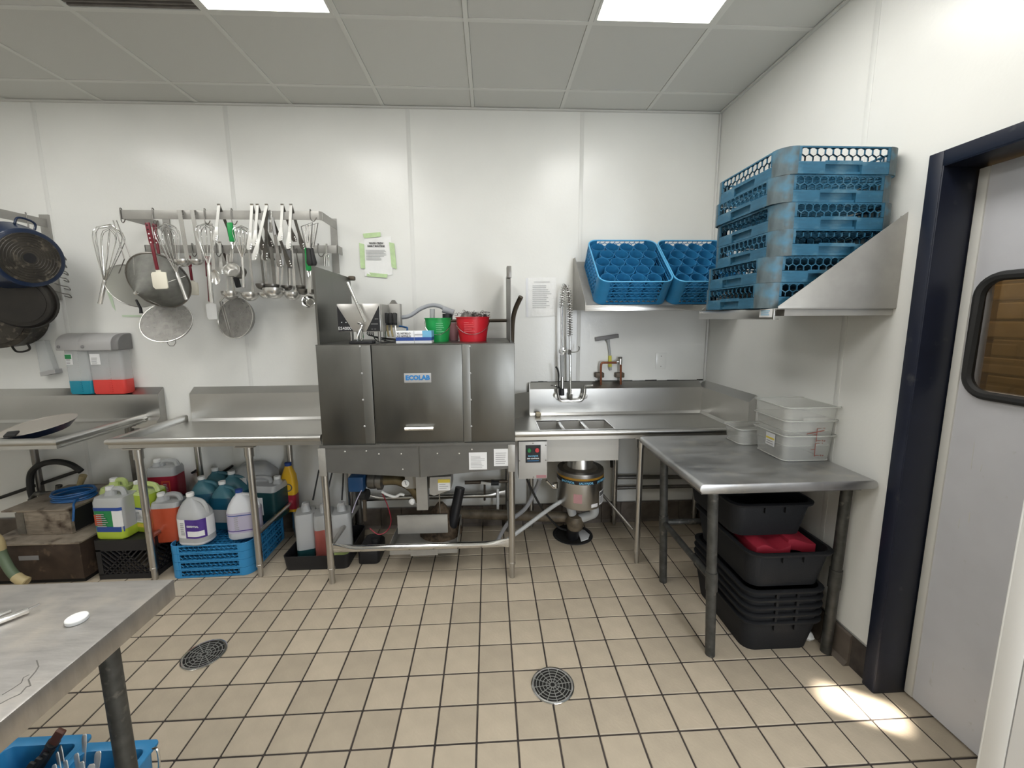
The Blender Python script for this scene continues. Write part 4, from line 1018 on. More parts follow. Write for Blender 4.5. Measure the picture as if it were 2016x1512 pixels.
def corner_post(k, z0, z1, th=.005, out=0.0):
    mb = MB(); sx, sy = ((1, -1), (1, 1), (-1, 1), (-1, -1))[k]
    cx, cy = sx * (W2 - RC), sy * (W2 - RC); a0 = {0: -PI / 2, 1: 0, 2: PI / 2, 3: PI}[k]
    V = []; n_ = 8
    for z in (z0, z1):
        for r_ in (RC - th, RC + out):
            for i in range(n_ + 1):
                g = a0 + PI / 2 * i / n_; V.append((cx + r_ * math.cos(g), cy + r_ * math.sin(g), z))
    m_ = n_ + 1; Fc = []
    for i in range(n_):
        Fc += [(i, i + 1, m_ + i + 1, m_ + i), (2 * m_ + i, 2 * m_ + i + 1, 3 * m_ + i + 1, 3 * m_ + i), (i, i + 1, 2 * m_ + i + 1, 2 * m_ + i), (m_ + i, m_ + i + 1, 3 * m_ + i + 1, 3 * m_ + i)]
    Fc += [(0, m_, 3 * m_, 2 * m_), (n_, m_ + n_, 3 * m_ + n_, 2 * m_ + n_)]
    return mb.add(V, Fc)
def make_rack(name, h, band, m, mc, label, cat, group, hexr=.0185, rows=1, floor_step=.032):
    """flat dish rack: solid lower band with a hand notch, honeycomb window above, rounded corners"""
    t = thing(name, label, cat, (0, 0, 0), group)
    for k in range(4):
        ux, nx = side_frame(k); u_ = W2 - RC; mb = MB()
        if band:
            for u0, u1, z0, z1 in ((-u_, -.075, .002, band), (.075, u_, .002, band), (-.075, .075, band - .010, band + .004)): wall_strip(mb, k, u0, u1, z0, z1)
            mb.obox(nx * (W2 - .022) + Z3 * band / 2, ux * .080, nx * .002, Z3 * band / 2 * .95)
            for s_ in (-1, 1): mb.obox(nx * (W2 - .011) + ux * .078 * s_ + Z3 * band / 2, ux * .0025, nx * .011, Z3 * band / 2 * .95)
        else: wall_strip(mb, k, -u_, u_, .002, .010)
        wall_strip(mb, k, -u_, u_, h - .006, h, .007)
        part('side_band', mb, m, t)
        la = MB(); zlo, zhi = (band + .002 if band else .010), h - .005
        for r_ in range(rows):
            z0 = zlo + (zhi - zlo) * r_ / rows; z1 = zlo + (zhi - zlo) * (r_ + 1) / rows
            if rows > 1 and r_ < rows - 1: wall_strip(la, k, -u_, u_, z1 - .003, z1 + .002, .008)
            for a_, b_ in hexes(-u_ * .94, u_ * .94, z0, z1, hexr):
                pa, pb = nx * (W2 - .003) + ux * a_[0] + Z3 * a_[1], nx * (W2 - .003) + ux * b_[0] + Z3 * b_[1]
                if (pa - pb).length > .002: la.bar(pa, pb, .0032, .005, nx)
        for s_ in (-1, 1): wall_strip(la, k, *(sorted((s_ * u_ * .94, s_ * u_))), zlo, zhi)
        part('honeycomb_side', la, m, t)
        part('corner', corner_post(k, .001, h, out=.0015), mc, t)
    g = MB(); n_ = int(2 * W2 / floor_step)
    for i in range(n_ + 1):
        u = -W2 + .01 + (2 * W2 - .02) * i / n_
        e_ = W2 - .02 if abs(u) < W2 - RC else W2 - RC
        g.box(u - .002, u + .002, -e_, e_, .004, .014).box(-e_, e_, u - .002, u + .002, .003, .013)
    part('base_grid', g, m, t)
    return t
# right wall shelf with its raking end plate
sh = thing('wall_shelf', 'stainless wall shelf with a slanted end plate carrying six stacked racks', 'shelf', (1.4, -1.16, 1.64))
SZ = 1.650; sx0 = 1.142
part('shelf_board', MB().box(sx0, XR - .003, -1.462, -.86, SZ - .003, SZ), M['steelp'], sh)
part('front_lip', MB().box(sx0 - .002, sx0 + .002, -1.462, -.86, SZ - .042, SZ).box(sx0 - .002, sx0 + .02, -1.462, -.86, SZ - .044, SZ - .041), M['steel'], sh, bevel=.001)
ep = [(XR - .004, SZ + .375), (XR - .004, SZ - .0), (sx0 + .012, SZ), (sx0 + .012, SZ + .008)]
part('end_plate', MB().poly([(x + (.001 if x > 1.6 else 0), -1.464, z) for x, z in ep], (0, .003, 0)).box(XR - .022, XR - .0035, -1.4605, -1.45, SZ, SZ + .36), M['steelp'], sh, bevel=.001)
part('end_plate', MB().poly([(x, -.862, z) for x, z in ep], (0, .003, 0)), M['steelp'], sh)
for y in (-1.45, -.95): part('support', MB().box(sx0 + .05, XR - .004, y, y + .05, SZ - .03, SZ - .004), M['steelp'], sh)
part('sticker', MB().box(sx0 - .0028, sx0 - .002, -1.452, -1.372, SZ - .035, SZ - .001), M['labelw'], sh)
part('sticker_print', lines((sx0 - .0028, -1.412, SZ - .017), Vector((0, -1, 0)), Z3, .06, .024, 3, 3), M['skyink'], sh)
names = ['lowest', 'second lowest', 'third from bottom', 'third from top', 'second from top']
rk = make_rack('dish_rack', .1035, .047, M['blueold'], M['bluedk'], 'top faded blue rack of the tall stack on the right wall shelf', 'rack', 'stacked dish racks')
RH = .0982; offs = [(0, -.004), (.006, -.002), (.034, -.010), (.036, -.004), (.024, -.002), (.030, -.010)]
for k in range(6):
    loc = (1.362 + offs[k][0], -1.178 + offs[k][1], SZ + .001 + k * (RH + .0055)); 
    if k == 5: rk.location = loc
    else: dup(rk, loc, None, 'faded blue dish rack, %s in the tall stack on the wall shelf' % names[k])
# slanted shelf on the back wall with two deep glass racks
bs = thing('slanted_shelf', 'stainless slanted shelf on the back wall holding two deep blue racks', 'shelf', (1.1, -.2, 1.68))
th_ = math.radians(41); cs_, sn_ = math.cos(th_), math.sin(th_)
fb = Vector((0, -.395, 1.690)); du = Vector((0, cs_, sn_)); dn = Vector((0, -sn_, cs_))
def slab(x0, x1, s0, s1, n0, n1): return MB().poly([(x0, (fb + du * s_ + dn * n_).y, (fb + du * s_ + dn * n_).z) for s_, n_ in ((s0, n0), (s1, n0), (s1, n1), (s0, n1))], (x1 - x0, 0, 0))
part('shelf_board', slab(.622, 1.648, 0, .505, -.003, 0), M['steelp'], bs)
part('front_lip', MB().box(.612, 1.648, -.420, -.416, 1.662, 1.695).box(.612, 1.648, -.42, -.39, 1.660, 1.664), M['steel'], bs, bevel=.001)
part('end_plate', MB().poly([(.612, y, z) for y, z in ((-.005, 1.672), (-.005, 2.045), (-.06, 2.045), (-.418, 1.715), (-.418, 1.664))], (.004, 0, 0)), M['steelp'], bs)
part('end_plate', MB().poly([(1.646, y, z) for y, z in ((-.005, 1.672), (-.005, 2.045), (-.06, 2.045), (-.418, 1.715), (-.418, 1.664))], (.003, 0, 0)), M['steelp'], bs)
gr = make_rack('glass_rack', .185, 0, M['blue'], M['blue'], 'deep blue glass rack with round compartments, left one on the slanted shelf', 'rack', 'deep glass racks', hexr=.021, rows=4)
cme = MB().open_lathe([(.0475, .02), (.0495, .02), (.0495, .168), (.0475, .168)], (0, 0, 0), n=22).mesh('compartment'); cme.materials.append(M['blue'])
for j in range(5):
    for i in range(4): piece('compartment', cme, None, gr, (-.178 + i * .1035 + (.047 if j % 2 else 0), -.184 + j * .092, 0))
part('top_rim', MB().tube([(x, y, .184) for x, y, _ in ring(0, W2 - .002, W2 - .002, RC, n=8)], .0048, 6, closed=True), M['bluelit'], gr)
for k, xc in enumerate((.918, 1.402)):
    c = fb + du * .252 + dn * .002
    r_ = gr if k == 0 else dup(gr, None, None, 'deep blue glass rack with round compartments, right one partly behind the tall stack')
    r_.scale = (.960, .966, .98); r_.location = (xc, c.y, c.z); r_.rotation_euler = (th_, 0, 0)

# ================================================================== BOXES ON AND TUBS UNDER THE WORK TABLE
def open_box(mb, rings_out, rings_in):
    """walls and floor of an open container from outside rings (bottom to top) and inside rings (top to bottom)"""
    return mb.loft(rings_out + rings_in)
def food_box(t, cx, cy, hx, hy, z0, h, flare=1.08, name='body', m='clearbin', rim=True, rr=.03):
    f_ = flare
    o = [ring(z0, hx / f_, hy / f_, rr, cx, cy), ring(z0 + h - .003, hx - .002, hy - .002, rr, cx, cy), ring(z0 + h - .003, hx + .006, hy + .006, rr, cx, cy), ring(z0 + h, hx + .006, hy + .006, rr, cx, cy)]
    i = [ring(z0 + h, hx - .004, hy - .004, rr, cx, cy), ring(z0 + .004, hx / f_ - .003, hy / f_ - .003, rr, cx, cy)]
    b_ = part(name, open_box(MB(), o, i), M[m], t, ang=40)
    part('rim', MB().tube([(x, y, z0 + h) for x, y, _ in ring(0, hx + .006, hy + .006, rr, cx, cy)], .0028, 6, closed=True), M['clearrim'], t)
    part('base_edge', MB().tube([(x, y, z0 + .004) for x, y, _ in ring(0, hx / f_, hy / f_, rr, cx, cy)], .0022, 6, closed=True), M['clearrim'], t)
    return b_
bx, by = 1.518, -1.135
specs = [(.0, .128, .120, 'lowest clear square food box of the stack on the work table', 6), (.072, .131, .122, 'middle clear square food box of the stack, red level marks on it', 12), (.146, .137, .127, 'topmost clear square food box, nested empty in the stack', 0)]
for k, (dz, hx, hy, lab, marks) in enumerate(specs):
    z0 = TZ + .0008 + dz; h = (.128, .130, .122)[k]
    t = thing('food_box', lab, 'container', (bx, by, z0), 'clear food boxes on the work table')
    food_box(t, bx, by, hx - .002 * k, hy, z0, h, 1.10 + .02 * (k > 0))
    part('handle_lip', MB().box(bx - .055, bx + .065, by - hy - .010, by - hy - .005, z0 + h - .005, z0 + h + .018 * (k == 1)), M['clearbin'], t)
    if k < 2:
        g = []
        yy = by - hy - .0065; zc = z0 + h * .5
        mk = MB().box(bx + .018, bx + .021, yy, yy + .001, zc - .035, zc + .03)
        for dz2, l in ((.03, .02), (.0, -.02), (-.03, .022)): mk.box(bx + .0195, bx + .0195 + l, yy, yy + .001, zc + dz2 - .001, zc + dz2 + .001)
        part('level_scale', mk, M['redink'], t)
        letters('lettering', '8 qt' if k else '4 qt', .011, (bx + .055, yy, zc - .03), X3, Z3, M['redink'], t)
        letters('lettering', '10' if k else '6', .010, (bx + .052, yy, zc + .03), X3, Z3, M['redink'], t)
        if k: part('scribble', MB().bar((bx - .03, yy, zc + .004), (bx + .055, yy, zc + .020), .0035, .001), M['redink'], t)
    if k == 0:
        xx = bx - hx - .0005
        part('sticker', MB().box(xx - .001, xx, by - .052, by + .012, z0 + .055, z0 + .118), M['labelw'], t)
        part('sticker_band', MB().box(xx - .0018, xx - .001, by - .050, by + .010, z0 + .088, z0 + .097), M['yelink'], t)
        part('sticker_print', lines((xx - .0012, by - .02, z0 + .072), -Y3, Z3, .05, .022, 2, 7), M['inkg'], t)
t = thing('small_food_box', 'small shallow clear food box behind the stacked clear boxes on the work table', 'container', (1.42, -.90, TZ + .001))
food_box(t, 1.46, -.905, .125, .082, TZ + .001, .088, 1.12)
# black bus tubs: five nested, one full of red covers on them, one on top
def tub(z0, h, hx, hy, cx, cy, lab, rot=0.0, depth=.42):
    t = thing('bus_tub', lab, 'tub', (cx, cy, z0), 'black bus tubs below the work table')
    rr = .055; f_ = 1.13
    o = [ring(z0, hx / f_, hy / f_, rr, cx, cy), ring(z0 + h - .014, hx, hy, rr, cx, cy)]
    i = [ring(z0 + h, hx - .004, hy - .004, rr, cx, cy), ring(z0 + .004, hx / f_ - .004, hy / f_ - .004, rr, cx, cy)]
    part('body', MB().loft(o + i), M['tub'], t, ang=40)
    part('rim', MB().loft([ring(z0 + h - .016, hx + .0, hy + .0, rr, cx, cy), ring(z0 + h - .014, hx + .014, hy + .014, rr + .01, cx, cy), ring(z0 + h - .004, hx + .016, hy + .016, rr + .01, cx, cy), ring(z0 + h, hx + .010, hy + .010, rr + .01, cx, cy), ring(z0 + h, hx - .004, hy - .004, rr, cx, cy), ring(z0 + h - .016, hx - .004, hy - .004, rr, cx, cy)], False, False), M['tub'], t, ang=50)
    for s_ in (-1, 1): part('handle_rib', MB().box(cx + s_ * .05 - .006, cx + s_ * .05 + .006, cy - hy - .010, cy - hy + .0, z0 + h - .045, z0 + h - .014), M['tub'], t)
    return t
tx, ty = 1.388, -1.100
order = ['bottom black bus tub of the nest standing on the floor', 'second lowest black bus tub in the nest', 'middle black bus tub in the nest', 'second highest black bus tub in the nest', 'topmost of the five nested black bus tubs']
tubs = []
for k in range(5): tubs.append(tub(.001 + k * .040, .178, .188, .262, tx, ty, order[k] + ', under the work table'))
tub(.352, .185,   .198, .268, tx + .0, ty - .012, 'black bus tub filled with red covers, resting on the nested tubs')
tub(.562, .175, .196, .250, tx - .04, ty + .06, 'uppermost black bus tub, sitting crooked above the red covers')
rnd = random.Random(11)
for k, (x, y, w_, lab) in enumerate(((1.335, -1.18, .085, 'wavy red cover lying at the left in the black tub'), (1.49, -1.16, .07, 'folded red cover lying at the right in the black tub'))):
    rings_ = []
    for i in range(15):
        u = i / 14; xx = x - w_ + 2 * w_ * u; zz = .530 + .014 * math.sin(u * (7 if k == 0 else 4) + k) + (.012 if k else 0)
        rings_.append([(xx, y - .14, zz), (xx, y + .14, zz + .01), (xx, y + .14, zz - .05), (xx, y - .14, zz - .055)])
    single('red_cover', MB().loft(rings_), M['redc'], lab, 'cover', 'red covers in the tub', bevel=.004)
p = aZ(1628, 1256, 0.0); p.x = 1.585
sp = MB().lathe([(0, 0), (.022, .004), (.03, .018), (.02, .036), (.006, .045), (0, .046)], p, n=7)
single('crumpled_paper', sp, M['paper'], 'small crumpled white paper on the floor beside the black tubs', 'paper')

# ================================================================== JUGS, CRATES AND LOW RACKS
RZ = .0545 * 4 + .002
lr = make_rack('low_rack', .054, 0, M['blue'], M['blue'], 'lowest blue dish rack of the pile under the dish table', 'rack', 'blue racks under the dish table', hexr=.0165)
sol = MB().box(-W2 + .008, W2 - .008, -W2 + .008, W2 - .008, .0, .004)
lab_ = ['lowest blue dish rack of the pile under the dish table', 'second lowest blue dish rack under the dish table', 'second highest blue dish rack under the dish table', 'top blue dish rack carrying the jugs under the dish table']
for grp_, (cx, cy, rz) in enumerate(((-1.795, -.335, 0.03),)):
    for k in range(4):
        r_ = lr if k == 0 else dup(lr, None, None, lab_[k])
        r_.location = (cx, cy, .001 + k * .0545); r_.rotation_euler = (0, 0, rz)
def cap(t, p, r, h, m, axis=(0, 0, 1)): return part('cap', MB().lathe([(r, 0), (r, h * .9), (r * .9, h), (0, h)], p, axis, 14), M[m], t)
def front_patch(hx, hy, rr, u0, u1, z0, z1, off):
    rg = [(p[0], p[1]) for p in ring(0, hx + off, hy + off, rr + off, n=10) if p[1] <= 1e-6]; rg = sorted(rg)
    a_, b_ = u0 * hx, u1 * hx
    def yat(x):
        for p, q in zip(rg[:-1], rg[1:]):
            if p[0] <= x <= q[0]: return p[1] + (q[1] - p[1]) * ((x - p[0]) / max(q[0] - p[0], 1e-9))
        return rg[0][1] if x < rg[0][0] else rg[-1][1]
    n = 10; V = []
    for i in range(n + 1):
        x = a_ + (b_ - a_) * i / n; y = yat(x)
        V += [(x, y, z0), (x, y, z1), (x, y + .0006, z0), (x, y + .0006, z1)]
    Fc = []
    for i in range(n):
        k = 4 * i; Fc += [(k, k + 4, k + 5, k + 1), (k + 2, k + 3, k + 7, k + 6), (k, k + 2, k + 6, k + 4), (k + 1, k + 5, k + 7, k + 3)]
    Fc += [(0, 1, 3, 2), (4 * n, 4 * n + 2, 4 * n + 3, 4 * n + 1)]
    return MB().add(V, Fc)
def round_jug(lab, x, y, z, s, body, liquid, lev, capm, rot, label=None, grp='chemical jugs', neck=None):
    """gallon jug: oblong body, sloping shoulder, loop handle on the shoulder"""
    t = thing('jug', lab, 'jug', (0, 0, 0), grp)
    hx, hy, h = .092 * s, .066 * s, .295 * s
    def R_(z_, k=1, cx=0): return ring(z_ * h, hx * k, hy * k, .055 * s * k, cx, 0, n=6)
    full = [(0.0, .93), (.03, 1.0), (.55, 1.0), (.60, .97), (.72, .80), (.85, .48), (.90, .26), (.93, .20), (.96, .20)]
    xs_ = lambda k: (1 - k) * hx * .25
    if liquid:
        zl = lev
        lo = [f for f in full if f[0] < zl]; hi = [f for f in full if f[0] >= zl]
        kk = lo[-1][1] + (hi[0][1] - lo[-1][1]) * (zl - lo[-1][0]) / (hi[0][0] - lo[-1][0])
        part('liquid', MB().loft([R_(a_, b_, -xs_(b_)) for a_, b_ in lo + [(zl, kk)]]), M[liquid], t, ang=60)
        part('body', MB().loft([R_(a_, b_, -xs_(b_)) for a_, b_ in [(zl + .001, kk)] + hi]), M[body], t, ang=60)
    else: part('body', MB().loft([R_(a_, b_, -xs_(b_)) for a_, b_ in full]), M[body], t, ang=60)
    part('handle', MB().tube(spline([(-xs_(.2) + .012 * s, 0, .90 * h), (.045 * s, 0, .86 * h), (.070 * s, 0, .76 * h), (.078 * s, 0, .62 * h), (.07 * s, 0, .56 * h)], 5), .0125 * s, 8), M[body], t)
    cap(t, (-xs_(.2), 0, .955 * h), .0205 * s, .020 * s, capm)
    if label:
        z0, z1, lm, extra = label
        part('label', MB().loft([ring(z0 * h, hx * 1.008, hy * 1.008, .056 * s), ring(z1 * h, hx * 1.008, hy * 1.008, .056 * s)], False, False), M[lm], t)
        yy = -hy * 1.012
        for (u0, u1, v0, v1, mm) in extra:
            part('label_print', front_patch(hx, hy, .055 * s, u0, u1, (z0 + (z1 - z0) * v0) * h, (z0 + (z1 - z0) * v1) * h, .0016 + .0007 * extra.index((u0, u1, v0, v1, mm))), M[mm], t)
        part('fine_print', lines((-hx * .30, yy - .0014, (z0 + z1) / 2 * h), X3, Z3, hx * .26, (z1 - z0) * h * .7, 7, 3), M['inkg'], t)
    t.location = (x, y, z); t.rotation_euler = (0, 0, rot)
    return t
def box_jug(lab, x, y, z, w_, d_, h, body, liquid, lev, capm, rot, label=None, grp='chemical jugs', capx=-.5):
    """upright can: box body, neck at one side and a moulded handle bridge"""
    t = thing('jug', lab, 'jug', (0, 0, 0), grp)
    hx, hy = w_ / 2, d_ / 2; R_ = lambda z_, kx=1, ky=1, cx=0: ring(z_ * h, hx * kx, hy * ky, .028, cx, 0)
    part('liquid', MB().loft([R_(0, .94, .94), R_(.03), R_(lev)]), M[liquid], t, ang=60)
    part('body', MB().loft([R_(lev + .001), R_(max(lev + .02, .76)), R_(max(lev + .05, .84), .96, .85)]), M[body], t, ang=60)
    nx = hx * capx
    part('neck', MB().loft([ring(.83 * h, .030, .030, .02, nx, 0), ring(.93 * h, .021, .021, .02, nx, 0), ring(.95 * h, .018, .018, .017, nx, 0)]), M[body], t, ang=60)
    part('handle', MB().tube(spline([(nx * .3, 0, .84 * h), (nx * .1, 0, .95 * h), (-nx * .8, 0, .965 * h), (-nx * 1.5, 0, .93 * h), (-nx * 1.75, 0, .82 * h)], 5), .016, 8), M[body], t)
    cap(t, (nx, 0, .945 * h), .022, .020, capm)
    if label:
        for i_, (u0, u1, v0, v1, mm) in enumerate(label): part('label', front_patch(hx, hy, .028, u0, u1, v0 * h, v1 * h, .0008 + .0006 * i_), M[mm], t)
        part('fine_print', lines((hx * (label[0][0] + label[0][1]) / 2, -hy - .0016 - .0006 * len(label), (label[0][2] + label[0][3]) / 2 * h), X3, Z3, hx * (label[0][1] - label[0][0]) * .55, (label[0][3] - label[0][2]) * h * .7, 7, 6), M['inkg'], t)
    t.location = (x, y, z); t.rotation_euler = (0, 0, rot)
    return t
def ondeck(px, y, z): p = aY(px, 1000, y); return p.x
jz = RZ
t = round_jug('white jug with a purple and white label, front left on the blue racks', aY(388, 1040, -.52).x, -.52, jz, 1.06, 'jugc', 'jugw', .06, 'white', -.12,
          (.16, .55, 'labelw', [(-.12, .98, 0, 1, 'purple'), (.0, .92, .10, .38, 'labelw')]))
box_jug('orange red jug with white cap, left front corner of the blue racks', aY(336, 1030, -.46).x, -.45, jz - .015, .165, .13, .31, 'jugc', 'orangel', .74, 'white', .1)
round_jug('white jug with navy cap and lilac label, right front of the blue racks', aY(482, 1015, -.46).x, -.46, jz, 1.04, 'jugw', None, 0, 'labelb', .25,
          (.14, .58, 'lilac', [(-.95, .95, .86, .90, 'labelb'), (-.9, .9, .10, .14, 'purple'), (.62, .66, .2, .85, 'labelw')]))
round_jug('blue jug with pale label, centre front between the two white jugs', aY(449, 1010, -.33).x, -.33, jz, 1.05, 'tealjug', 'bluel', .70, 'white', -.1,
          (.16, .48, 'bluel', [(-.6, .7, .05, .95, 'inkg')]))
round_jug('blue jug at the back left of the blue jug cluster', aY(408, 985, -.25).x, -.25, jz, 1.08, 'tealjug', 'bluel', .68, 'white', .15)
round_jug('blue jug behind the others, its cap nearest the table leg', aY(436, 975, -.11).x, -.115, jz, 1.12, 'tealjug', 'bluel', .66, 'white', .2)
round_jug('blue jug behind the navy capped jug', aY(467, 980, -.19).x, -.19, jz, 1.12, 'tealjug', 'bluel', .62, 'white', .1)
box_jug('large dark green jug with a white barcode label, right on the racks', aY(530, 985, -.22).x, -.21, jz, .195, .17, .30, 'jugc', 'dkgreen', .70, 'white', -.15, [(-.78, .10, .16, .58, 'labelw')], capx=.72)
t = thing('carboy', 'big cloudy clear carboy standing behind the jugs by the wall', 'jug', (aY(505, 960, -.12).x, -.11, jz))
cx, cy = aY(505, 960, -.12).x, -.115
part('body', MB().loft([ring(jz, .14, .075, .05, cx, cy), ring(jz + .22, .15, .08, .05, cx, cy), ring(jz + .30, .145, .075, .05, cx, cy), ring(jz + .35, .10, .05, .04, cx, cy), ring(jz + .365, .08, .04, .03, cx, cy)]), M['jugc'], t, ang=60)
part('label', MB().box(cx - .12, cx - .02, cy - .083, cy - .081, jz + .20, jz + .285), M['labelw'], t)
part('fine_print', lines((cx - .07, cy - .083, jz + .245), X3, Z3, .08, .06, 5, 5), M['inkg'], t)
cap(t, (cx + .06, cy - .02, jz + .33), .022, .03, 'yelink')
yx = aY(570, 950, -.125).x
t = thing('yellow_bottle', 'yellow bottle with a round dark mark beside the rear table leg', 'bottle', (yx, -.125, jz))
part('body', MB().loft([ring(jz, .045, .035, .02, yx, -.125), ring(jz + .20, .05, .038, .02, yx, -.125), ring(jz + .27, .045, .034, .02, yx, -.125), ring(jz + .335, .024, .022, .02, yx, -.125), ring(jz + .345, .020, .020, .019, yx, -.125)]), M['yellow'], t, ang=60)
cap(t, (yx, -.125, jz + .343), .023, .025, 'labelb')
part('round_mark', MB().open_lathe([(.022, 0), (.030, 0), (.030, .0015), (.022, .0015)], (yx + .006, -.1635, jz + .19), (0, -1, 0), 20), M['ink'], t)
part('letter_bar', MB().box(yx - .014, yx - .008, -.165, -.1630, jz + .165, jz + .215), M['ink'], t)
part('red_foot', MB().loft([ring(jz + .02, .0468, .0368, .02, yx, -.125), ring(jz + .13, .0488, .0378, .02, yx, -.125)], False, False), M['redl'], t)
box_jug('dark red jug with a framed label against the wall', aY(328, 950, -.12).x, -.115, .345, .19, .13, .28, 'jugc', 'redl', .62, 'white', .1, [(.05, .62, .10, .50, 'orangel'), (.12, .55, .13, .47, 'redl')], grp='chemical jugs')
single('milk_crate', MB().box(aY(328, 950, -.12).x - .16, aY(328, 950, -.12).x + .15, -.20, -.03, .0, .342), M['black'], 'black crate against the wall under the dark red jug', 'crate', bevel=.01)
# lime jugs on a black crate
ck = thing('milk_crate', 'black plastic crate under the lime green jugs', 'crate', (-2.30, -.42, 0))
kx0, kx1, ky0, ky1, kh = -2.475, -2.14, -.565, -.24, .262
for nm, a_ in (('crate_side', ('x', ky0)), ('crate_side', ('x', ky1)), ('crate_side', ('y', kx0)), ('crate_side', ('y', kx1))):
    mb = MB(); ax_, v_ = a_
    lo, hi = (kx0, kx1) if ax_ == 'x' else (ky0, ky1)
    def bx_(u0, u1, z0, z1, th=.006):
        if ax_ == 'x': mb.box(u0, u1, v_ - th, v_ + th, z0, z1)
        else: mb.box(v_ - th, v_ + th, u0, u1, z0, z1)
    bx_(lo, hi, .001, .035); bx_(lo, hi, .19, kh); bx_(lo, lo + .03, .03, .2); bx_(hi - .03, hi, .03, .2)
    for k in range(9):
        u = lo + .03 + (hi - lo - .06) * k / 8
        for s_ in (1, -1):
            a2, b2 = (u, .035), (u + s_ * .15, .19); c = clip(a2, b2, lo + .02, hi - .02, .03, .195)
            if c:
                P_ = [(Vector((q_[0], v_, q_[1])) if ax_ == 'x' else Vector((v_, q_[0], q_[1]))) for q_ in c]
                mb.bar(P_[0], P_[1], .008, .008, (0, 1, 0) if ax_ == 'x' else (1, 0, 0))
    part(nm, mb, M['black'], ck)
part('crate_floor', MB().box(kx0, kx1, ky0, ky1, kh - .012, kh - .004), M['black'], ck)
t = box_jug('cloudy jug of lime liquid with green and blue label, front of the black crate', aY(232, 1030, -.50).x, -.485, kh, .19, .15, .315, 'jugc', 'limel', .20, 'labelw', -.05,
        [(-.95, .35, .20, .62, 'labelg'), (-.95, .95, .16, .27, 'labelb'), (-.95, .95, .60, .665, 'labelb'), (-.95, -.35, .30, .52, 'orangel'), (.36, .94, .27, .60, 'labelw')], capx=-.35)
box_jug('pale lime jug standing behind the front lime jug', aY(247, 1000, -.30).x, -.325, kh, .17, .13, .31, 'lime', 'limel', .5, 'white', .1, None, capx=-.3)
box_jug('bright lime jug behind the table leg', aY(292, 1000, -.40).x, -.40, kh, .17, .15, .31, 'lime', 'limel', .8, 'white', -.25, [(-.6, .95, .22, .50, 'labelw'), (-.6, .95, .50, .54, 'labelb'), (-.6, .95, .12, .20, 'yelink')], capx=-.7)
# three feed jugs in a black tray left of the machine legs
t = thing('jug_tray', 'low black tray holding three pale feed jugs under the dish machine', 'tray', (-1.13, -.33, 0))
part('body', MB().loft([ring(.001, .20, .19, .03, -1.15, -.35), ring(.10, .21, .20, .03, -1.15, -.35), ring(.10, .205, .195, .03, -1.15, -.35), ring(.012, .195, .185, .03, -1.15, -.35)]), M['black'], t)
for lab, px, y, liq, lev, lbl in (('grey feed jug, leftmost in the black tray', 602, -.36, 'dkgreen', .18, None), ('pink feed jug in the middle of the black tray', 638, -.38, 'coral', .58, None), ('cloudy feed jug, rightmost in the black tray', 672, -.37, 'lime', .16, None)):
    x = aY(px, 1010, y).x
    box_jug(lab, x, y, .014, .125, .16, .37, 'jugc', 'feedpink' if liq == 'coral' else liq, lev, 'dispgrey', .3, None, 'feed jugs in the tray', capx=.1)
for k, (pxs, lab) in enumerate((((628, 622, 616), 'left'), ((655, 648, 643), 'middle'), ((676, 675, 673), 'right'))):
    single('feed_tube', MB().tube(spline([aY(pxs[0], 925, -.28), aY(pxs[1], 955, -.30), aY(pxs[2], 985, -.345)], 5), .0055, 8), M['blackr'], 'thin black feed tube entering the %s jug of the tray' % lab, 'tube')
t = thing('pump_unit', 'glossy black chemical pump lying on the floor under the dish machine', 'pump', (-.86, -.40, 0))
part('body', MB().loft([ring(.001, .07, .10, .03, -.83, -.40), ring(.09, .07, .10, .03, -.83, -.40), ring(.12, .05, .08, .03, -.83, -.40)]), M['black'], t, bevel=.004)
part('knob', MB().lathe([(0, 0), (.03, 0), (.03, .03), (0, .035)], (-.80, -.42, .118), n=14), M['black'], t)
for k, (px, ang_) in enumerate(((404, .5), (520, .6))):
    a_, b_ = ((aY(378, 931, -.012), aY(396, 920, -.03)) if k == 0 else (aY(436, 931, -.012), aY(458, 917, -.03)))
    single('wall_peg', MB().tube([a_, b_], .0085, 8), M['black'], 'thin black rod sticking out of the back wall, %s of the two' % ('left' if k == 0 else 'right'), 'rod')

# ================================================================== GREASE BOXES AT THE LEFT
t = thing('grease_trap', 'large grimy steel box on the floor at the far left', 'grease trap', (-2.85, -.35, 0))
part('body', MB().box(-3.10, -2.535, -.60, -.08, .03, .262), M['rustd'], t, bevel=.004)
part('lid', MB().box(-3.105, -2.530, -.605, -.075, .262, .275), M['rust'], t, bevel=.003)
a_ = aY(56, 1098, -.601)
part('nameplate', MB().box(a_.x - .055, a_.x + .06, -.603, -.600, a_.z - .016, a_.z + .012), M['dispdark'], t)
part('foot', MB().box(-3.09, -2.55, -.58, -.10, .0, .03), M['dark'], t)
t = thing('steel_case', 'smaller stained steel box stacked on the grimy box at far left', 'box', (-2.85, -.35, .276))
part('body', MB().box(-2.985, -2.665, -.50, -.10, .276, .435), M['rust'], t, bevel=.004)
part('lid', MB().box(-3.06, -2.655, -.51, -.09, .435, .445), M['rust'], t, bevel=.003)
part('dark_door', MB().box(-2.988, -2.94, -.503, -.49, .285, .425), M['dsteel'], t)
part('side_panel', MB().box(-2.664, -2.660, -.48, -.12, .285, .425), M['black'], t)
bc = MB()
